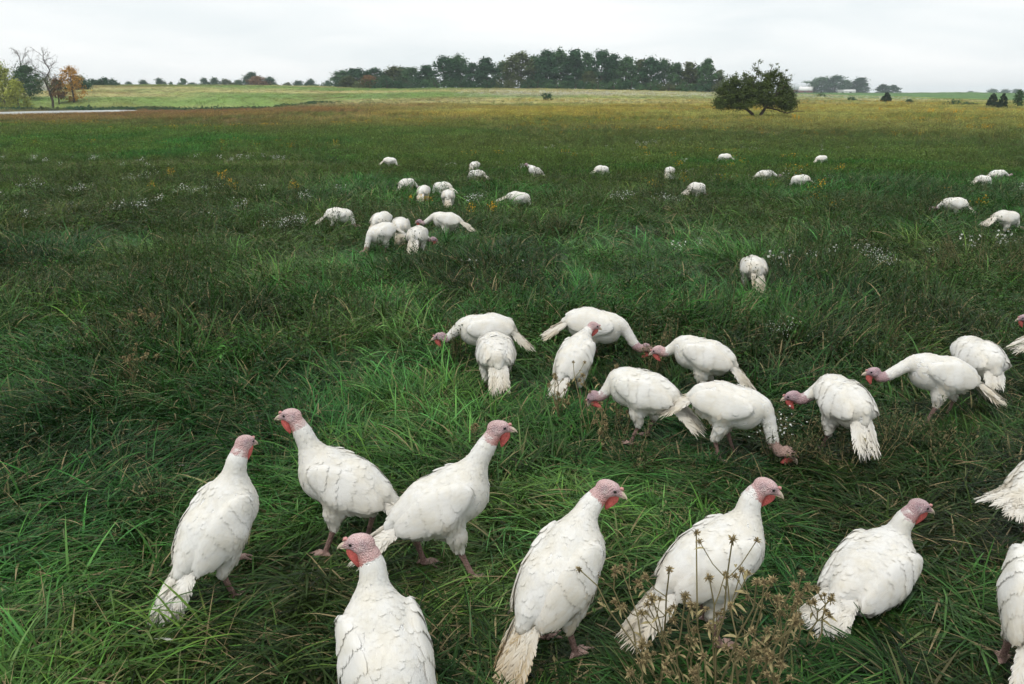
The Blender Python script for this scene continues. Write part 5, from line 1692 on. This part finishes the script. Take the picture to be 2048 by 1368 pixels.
def build_flower_stuff():
    g = np.random.default_rng(79)
    protos = [fleck(400 + i, 26, 0.022, 0.10, 0.42) for i in range(3)]
    X = []; Y = []; K = []
    x, y = wedge(4200, 9, 60, g); k = g.random(4200) < 0.6 * ss(.52, .70, fbm(x * .13, y * .13, 90)) * ss(60, 25, y); X.append(x[k]); Y.append(y[k]); K.append(np.zeros(k.sum()))
    x, y = wedge(5200, 16, 80, g); k = g.random(5200) < 0.5 * ss(.52, .72, fbm(x * .10, y * .10, 91)); X.append(x[k]); Y.append(y[k]); K.append(np.ones(k.sum()))
    x, y = wedge(9000, 55, 190, g); k = g.random(9000) < 0.8 * ss(-20, 40, x) * ss(.42, .62, fbm(x * .04, y * .06, 92)); X.append(x[k]); Y.append(y[k]); K.append(np.ones(k.sum()))
    x, y = wedge(9000, 200, 270, g); k = (g.random(9000) < .8 * np.exp(-((y - 238 - .05 * x) / 20) ** 2)) & (x > -15) & (x < 115); X.append(x[k]); Y.append(y[k]); K.append(np.zeros(k.sum()))
    X = np.concatenate(X); Y = np.concatenate(Y); K = np.concatenate(K); n = len(X)
    tint = np.where(K[:, None] > .5, np.array([0.50, 0.31, 0.03]), np.array([0.66, 0.68, 0.62])) * g.uniform(.7, 1.15, (n, 1))
    s = np.where(Y < 60, g.uniform(.6, 1.1, n), g.uniform(1.2, 2.6, n))
    s = np.where(K < .5, s * .8, s)
    scatter('wildflowers', protos, np.stack([X, Y, height(X, Y)], 1), g.uniform(0, 6.28, n), np.stack([s, s, np.minimum(s, 1.3)], 1), g.integers(0, 3, n), tint, 'scattered small white and yellow wildflowers through the meadow', 'wildflowers')

build_grass()
build_far_meadow()
build_flower_stuff()
# ================================================================ single weeds and flowers
M_DRY = mat_leaf('dried_weed', use_tint=False, base=(0.33, 0.285, 0.145), rough=0.75, trans=0.2, spec=0.1)
M_DRYHEAD = mat_leaf('seed_heads', use_tint=False, base=(0.28, 0.225, 0.12), rough=0.85, trans=0.1, spec=0.05)
M_DARKWEED = mat_leaf('dark_weed', use_tint=False, base=(0.040, 0.058, 0.022), rough=0.65, trans=0.2, spec=0.12)
M_ASTER = mat_leaf('aster_petals', use_tint=False, base=(0.62, 0.64, 0.60), rough=0.7, trans=0.3, spec=0.1)
M_GOLD = mat_leaf('goldenrod_bloom', use_tint=False, base=(0.62, 0.37, 0.03), rough=0.7, trans=0.3, spec=0.1)

def seed_head_mesh(seed, r):
    """a spiky dried flower head: a hard core with bracts standing out all round"""
    g = np.random.default_rng(seed); s = Strips()
    for i in range(46):
        d = nrm(g.normal(0, 1, 3) + np.array([0, 0, .35])); L = r * g.uniform(.7, 1.55)
        u = nrm(np.cross(d, g.normal(0, 1, 3))); w = r * g.uniform(.10, .22)
        b = d * r * .2; m = d * L * .6; t = d * L + g.normal(0, .12 * r, 3)
        s.quad(b - u * w * .5, m - u * w, t, m + u * w, g.uniform(.5, 1.5), g.choice([0, .35], p=[.7, .3]))
    V, F = uv_ball(np.zeros(3), np.eye(3), (r * .45, r * .45, r * .5), 8, 5)
    b = s.n
    s.V += [v for v in V]; s.C += [(.45, 0, .5)] * len(V); s.F += [tuple(i + b for i in f) for f in F]; s.n += len(V)
    V, F, C = s.arrays()
    me = bpy.data.meshes.new('seed_head'); fill_mesh(me, V, F); put_color(me, 'bcol', C); me.materials.append(M_DRYHEAD)
    return me
HEADS = [seed_head_mesh(40 + i, .0115 + .0016 * i) for i in range(4)]

def dry_leaf_mesh(seed):
    """a curled withered leaf"""
    g = np.random.default_rng(seed); s = Strips()
    L = g.uniform(.025, .045); w = L * .28; rows = []
    for i in range(5):
        t = i / 4; ww = w * math.sin(math.pi * (.12 + .86 * t)) * .5
        c = np.array([L * t, 0, -.45 * L * t * t + .1 * L * t]); rows.append((c + np.array([0, -ww, ww * .6]), c, c + np.array([0, ww, ww * .6])))
    for i in range(4):
        for k in range(2):
            s.quad(rows[i][k], rows[i][k + 1], rows[i + 1][k + 1], rows[i + 1][k], g.uniform(.8, 1.3), .15)
    V, F, C = s.arrays(); me = bpy.data.meshes.new('leaf'); fill_mesh(me, V, F); put_color(me, 'bcol', C); me.materials.append(M_DRY)
    return me
DLEAF = [dry_leaf_mesh(60 + i) for i in range(3)]

def part_copy(name, me, parent, loc, rot3, sc):
    o = bpy.data.objects.new(name, me); COL.objects.link(o); o.parent = parent
    o.location = loc; o.rotation_euler = rot3; o.scale = (sc,) * 3
    return o

def dried_weed(px, py, H, seed, label, stems=4, lean=(0, 0), spread=.42):
    g = np.random.default_rng(seed)
    p = ground_at(px, py)
    root = empty('dried_weed', p)
    s = Strips(); heads = []; leaves = []
    for i in range(stems):
        a = g.uniform(0, 6.28); h = H * g.uniform(.72, 1.05)
        top = np.array([math.cos(a) * h * spread * g.random() + lean[0], math.sin(a) * h * spread * g.random() + lean[1], h])
        b = np.array([*g.normal(0, .02, 2), -.02])
        pts = [b * (1 - t) + top * t + g.normal(0, .008, 3) * (t > 0) for t in np.linspace(0, 1, 6)]
        s.stalk(pts, .0042, .0024, g.uniform(.5, .8), .0, 4)
        heads.append((pts[-1], g.uniform(.9, 1.25)))
        for k in range(g.integers(2, 5)):
            t = g.uniform(.45, .92); q = pts[int(t * 5)]; a2 = g.uniform(0, 6.28); l2 = h * g.uniform(.12, .28)
            e = q + np.array([math.cos(a2) * l2 * .7, math.sin(a2) * l2 * .7, l2 * .75])
            s.stalk([q, (q + e) / 2 + np.array([0, 0, -.1 * l2]), e], .0026, .0018, g.uniform(.5, .8), .0, 3)
            heads.append((e, g.uniform(.6, 1.1)))
            leaves.append((q + (e - q) * g.uniform(.3, .9), a2 + g.normal(0, .5)))
        for k in range(2):
            t = g.uniform(.3, .95); leaves.append((pts[int(t * 5)], g.uniform(0, 6.28)))
    s.obj('stem', M_DRY, root)
    for (q, sc) in heads:
        part_copy('seed_head', HEADS[g.integers(0, 4)], root, q, (g.normal(0, .4), g.normal(0, .4), g.uniform(0, 6.28)), sc)
    for (q, a) in leaves:
        part_copy('leaf', DLEAF[g.integers(0, 3)], root, q, (g.normal(0, .5), g.normal(0, .5), a), g.uniform(.8, 1.3))
    tag(root, label, 'weed', 'dried brown weeds with spiky seed heads')
    return root

W = [(1430, 1405, .60, 5, 'tallest dried weed, its heads in front of the red faced turkey', (.0, .0)), (1478, 1400, .52, 4, 'dried weed leaning right before the breast of the red faced turkey', (.06, .0)),
     (1372, 1385, .44, 5, 'dried weed in front of the tail of the red faced turkey', (-.03, 0)), (1300, 1360, .46, 4, 'dried weed between the tan tailed and the red faced turkey', (-.10, .02)),
     (1395, 1470, .30, 2, 'low dried weed at the bottom below the tallest one', (.02, 0)), (1480, 1450, .30, 2, 'dried weed at the bottom edge left of the sitting turkey', (.03, 0)),
     (1562, 1345, .38, 4, 'dried weed between the red faced and the sitting turkey', (.06, .0)), (1612, 1300, .30, 3, 'small dried weed beside the tail of the sitting turkey', (.02, 0)),
     (1300, 1400, .24, 3, 'low tangled dried weed at the bottom left of the weed patch', (0, 0)), (1540, 1420, .28, 3, 'low dried weed at the bottom right of the weed patch', (0, 0)),
     (1180, 872, .46, 4, 'tall dried weed in front of the turkey with raised pink head', (0, 0)), (1120, 850, .36, 4, 'dried weed beside the tail of the turkey with raised pink head', (-.05, 0)),
     (1240, 872, .36, 3, 'dried weed in front of the plump turkey', (.03, 0)), (1205, 905, .26, 3, 'low dried weed left of the plump turkey legs', (0, 0)),
     (262, 790, .36, 4, 'dried weed alone in the grass at left, nearer of the pair', (.05, 0)), (300, 770, .30, 3, 'short dried weed beside the nearer one at left', (.03, 0)),
     (262, 705, .36, 5, 'pale dried weed at left, farther of the pair', (0, 0)), (318, 690, .34, 4, 'pale dried weed right of the farther one at left', (0, 0)),
     (948, 912, .22, 3, 'small dried weed behind the head of the striding turkey', (0, 0))]
for i, (px, py, H, st, lab, ln) in enumerate(W):
    dried_weed(px, py, H, 950 + i, lab, st, ln)

def dark_weed(px, py, H, Wd, seed, label, n=420, stalks=9, mat=None):
    """a leafy dark weed: wiry stalks set with many small leaves"""
    g = np.random.default_rng(seed); p = ground_at(px, py); root = empty('leafy_weed', p)
    s = Strips(); L = Strips()
    per = n // stalks
    for i in range(stalks):
        a = g.uniform(0, 6.28); h = H * g.uniform(.6, 1.0); r = Wd * .5 * math.sqrt(g.random())
        top = np.array([math.cos(a) * r, math.sin(a) * r, h]); b = np.array([top[0] * .35, top[1] * .35, 0])
        pts = [b * (1 - t) + top * t + g.normal(0, .012, 3) * t for t in np.linspace(0, 1, 5)]
        s.stalk(pts, .003, .0012, .8, .45)
        for k in range(per):
            t = g.uniform(.15, 1.0); q = b * (1 - t) + top * t + g.normal(0, .03, 3) * (1.2 - .6 * t)
            L.leaf(q, g.normal(0, 1, 3) + np.array([0, 0, .4]), g.uniform(.014, .036), g.uniform(.007, .015), g, g.uniform(.5, 1.6), g.choice([0, .2, .5], p=[.75, .15, .10]))
    s.obj('stem', M_DRY, root); L.obj('foliage', mat or M_DARKWEED, root)
    tag(root, label, 'weed', 'dark leafy weeds in the grass')
D_ = [(1600, 912, .34, .5, 'dark leafy weed left of the turkey with mauve head'), (1735, 925, .36, .55, 'dark weed covering the tail of the turkey with mauve head'), (1800, 900, .36, .6, 'dark bushy weed below the turkey with stretched neck'),
      (1860, 915, .28, .5, 'low dark weed right of the bushy one'), (1560, 925, .26, .4, 'low dark weed at the head of the cream tailed turkey'), (1690, 935, .22, .5, 'low dark weed under the turkey with mauve head'),
      (920, 742, .44, .3, 'upright dark weed in front of the turkey feeding left'), (1300, 760, .52, .3, 'upright dark weed right of the turkey with raised tail'), (1345, 745, .46, .3, 'thin dark weed behind the lowered pink head'),
      (1210, 722, .42, .3, 'dark weed stalks before the turkey with raised tail'), (1400, 860, .22, .35, 'small leafy weed between the plump and cream tailed turkeys'), (1272, 935, .26, .5, 'greenish weed below the plump turkey'),
      (470, 720, .42, .6, 'dark weed clump left of the middle group'), (215, 720, .40, .6, 'dark weed clump left of the pale dried weeds'), (325, 1040, .18, .4, 'low dark weed left of the leftmost near turkey'),
      (1960, 560, .62, 1.5, 'large dark brush at the right edge'), (2035, 575, .60, 1.3, 'dark brush running out of the right edge'), (1880, 560, .48, .9, 'left part of the dark brush at right'),
      (1110, 480, .45, .7, 'dark brush below the turkey with raised cream tail'), (1640, 480, .40, .8, 'dark brush in the middle distance at right'), (1780, 720, .44, .3, 'upright dark weed behind the stretched neck')]
for i, (px, py, h, w, lab) in enumerate(D_):
    dark_weed(px, py, h, w, 1000 + i, lab, 520 if w < .7 else 1100, 9 if w < .7 else 18)

def flower_clump(name, px, py, H, Wd, seed, label, cat, group, mat, n, petal, spike=False):
    g = np.random.default_rng(seed); p = ground_at(px, py); root = empty(name, p)
    s = Strips(); B = Strips()
    for i in range(8 if not spike else 5):
        a = g.uniform(0, 6.28); r = Wd * .5 * math.sqrt(g.random()); h = H * g.uniform(.75, 1.0)
        top = np.array([math.cos(a) * r, math.sin(a) * r, h])
        s.stalk([np.array([top[0] * .3, top[1] * .3, 0]), top * np.array([.7, .7, .5]), top], .003, .0014, .8, .1)
        for k in range(14):
            t = g.uniform(.2, .85); s.leaf(np.array([top[0] * t, top[1] * t, h * t]), g.normal(0, 1, 3), g.uniform(.03, .06), .009, g, g.uniform(.7, 1.3))
        for k in range(n // 8):
            if spike: q = top - np.array([0, 0, H * .38 * g.random()]) + g.normal(0, 1, 3) * np.array([.03, .03, .012])
            else: q = top + g.normal(0, 1, 3) * np.array([.055, .055, .03])
            nn = nrm(g.normal(0, .5, 3) + np.array([0, -.3, 1])); u = nrm(np.cross(nn, g.normal(0, 1, 3))); v = np.cross(nn, u); sz = petal * g.uniform(.6, 1.3)
            B.quad(q - u * sz, q - v * sz, q + u * sz, q + v * sz, g.uniform(.75, 1.2))
    s.obj('foliage', M_DARKWEED, root); B.obj('blossoms', mat, root)
    tag(root, label, cat, group)
A = [(1548, 935, .30, .16, 'white aster in front of the cream tailed turkey head', .008), (565, 492, .42, .55, 'white aster clump in the grass left of the far cluster', .011), (602, 478, .36, .22, 'small white aster nearest the far cluster', .012),
     (945, 432, .45, .45, 'white asters right of the turkey walking left', .013), (1250, 432, .5, .6, 'left one of two white aster clumps in the middle distance', .013), (1332, 432, .45, .5, 'right one of two white aster clumps in the middle distance', .013),
     (1728, 535, .30, .4, 'flat white aster head in the open grass at right', .012), (1765, 556, .28, .3, 'second flat white aster head at right, nearer', .012), (60, 405, .5, .8, 'white asters at the left edge of the field', .014),
     (160, 412, .5, .7, 'white asters second from the left edge', .013), (285, 385, .5, .8, 'white asters left of the goldenrod', .014), (385, 415, .45, .7, 'white asters just below the goldenrod', .013),
     (275, 440, .4, .6, 'low white asters in the left middle distance', .012), (1565, 705, .28, .25, 'faint white aster left of the mauve headed turkey', .007), (2040, 412, .5, .6, 'white asters at the right edge', .014), (1345, 380, .4, .4, 'white asters under the small far turkey', .014)]
for i, (px, py, h, w, lab, pt) in enumerate(A):
    flower_clump('white_aster', px, py, h, w, 1100 + i, lab, 'flower', 'white aster clumps', M_ASTER, 90, pt * .72)
G_ = [(345, 366, .5, .3, 'goldenrod at the left of the goldenrod row'), (445, 372, .5, .4, 'tall goldenrod in the middle of the goldenrod row'), (470, 402, .55, .25, 'brightest goldenrod spike in the left field'), (305, 392, .4, .2, 'short goldenrod among the left asters'),
      (592, 395, .45, .4, 'goldenrod between the asters and the far cluster'), (848, 418, .32, .55, 'bunch of goldenrod in front of a turkey rump'), (945, 445, .38, .2, 'goldenrod spike beside the white asters'), (985, 440, .36, .15, 'thin goldenrod spike left of the cream tailed far turkey'),
      (1590, 250, 1.0, .7, 'goldenrod stand just right of the spreading tree'), (1760, 228, .9, 1.0, 'goldenrod stand in the pale field at right'), (1860, 232, .9, 1.2, 'wide goldenrod stand left of the right edge'), (1915, 234, .9, 1.0, 'goldenrod stand nearest the right edge')]
for i, (px, py, h, w, lab) in enumerate(G_):
    flower_clump('goldenrod', px, py, h, w, 1200 + i, lab, 'flower', 'yellow goldenrod plants', M_GOLD, 160, .013 if py > 300 else .045, True)

# a few moulted feathers lying in the grass
def lost_feather(px, py, seed, label):
    g = np.random.default_rng(seed); p = ground_at(px, py)
    v, F, T_ = quill_feather(.06, .022, g, n=12, fray=.4, bend=.25)
    o = mesh_obj('feather', v, F, M_FEATHER, smooth=False, cols=white(len(v), g))
    o.location = (p.x, p.y, p.z + .09); o.rotation_euler = (g.normal(0, .3), g.normal(0, .3), g.uniform(0, 6.28))
    tag(o, label, 'feather', 'moulted white feathers')
lost_feather(315, 1318, 1, 'small white feather lying in the grass at the bottom left')
lost_feather(362, 960, 2, 'small white feather in the grass left of the near turkeys')
# ---------------------------------------------------------------- damp autumn air
def build_haze():
    m = bpy.data.materials.new('haze_air')
    nt, out = nodes_of(m)
    v = nt.nodes.new('ShaderNodeVolumePrincipled')
    v.inputs['Color'].default_value = (0.84, 0.95, 1.0, 1)
    v.inputs['Density'].default_value = HAZE
    v.inputs['Anisotropy'].default_value = 0.0
    nt.links.new(v.outputs[0], out.inputs['Volume'])
    V, F = box(-2750, 2750, -2750, 2750, -14.0, 34.0)
    o = mesh_obj('haze', V, F, m, smooth=False)
    tag(o, kind='stuff')
HAZE = 0.00027
build_haze()
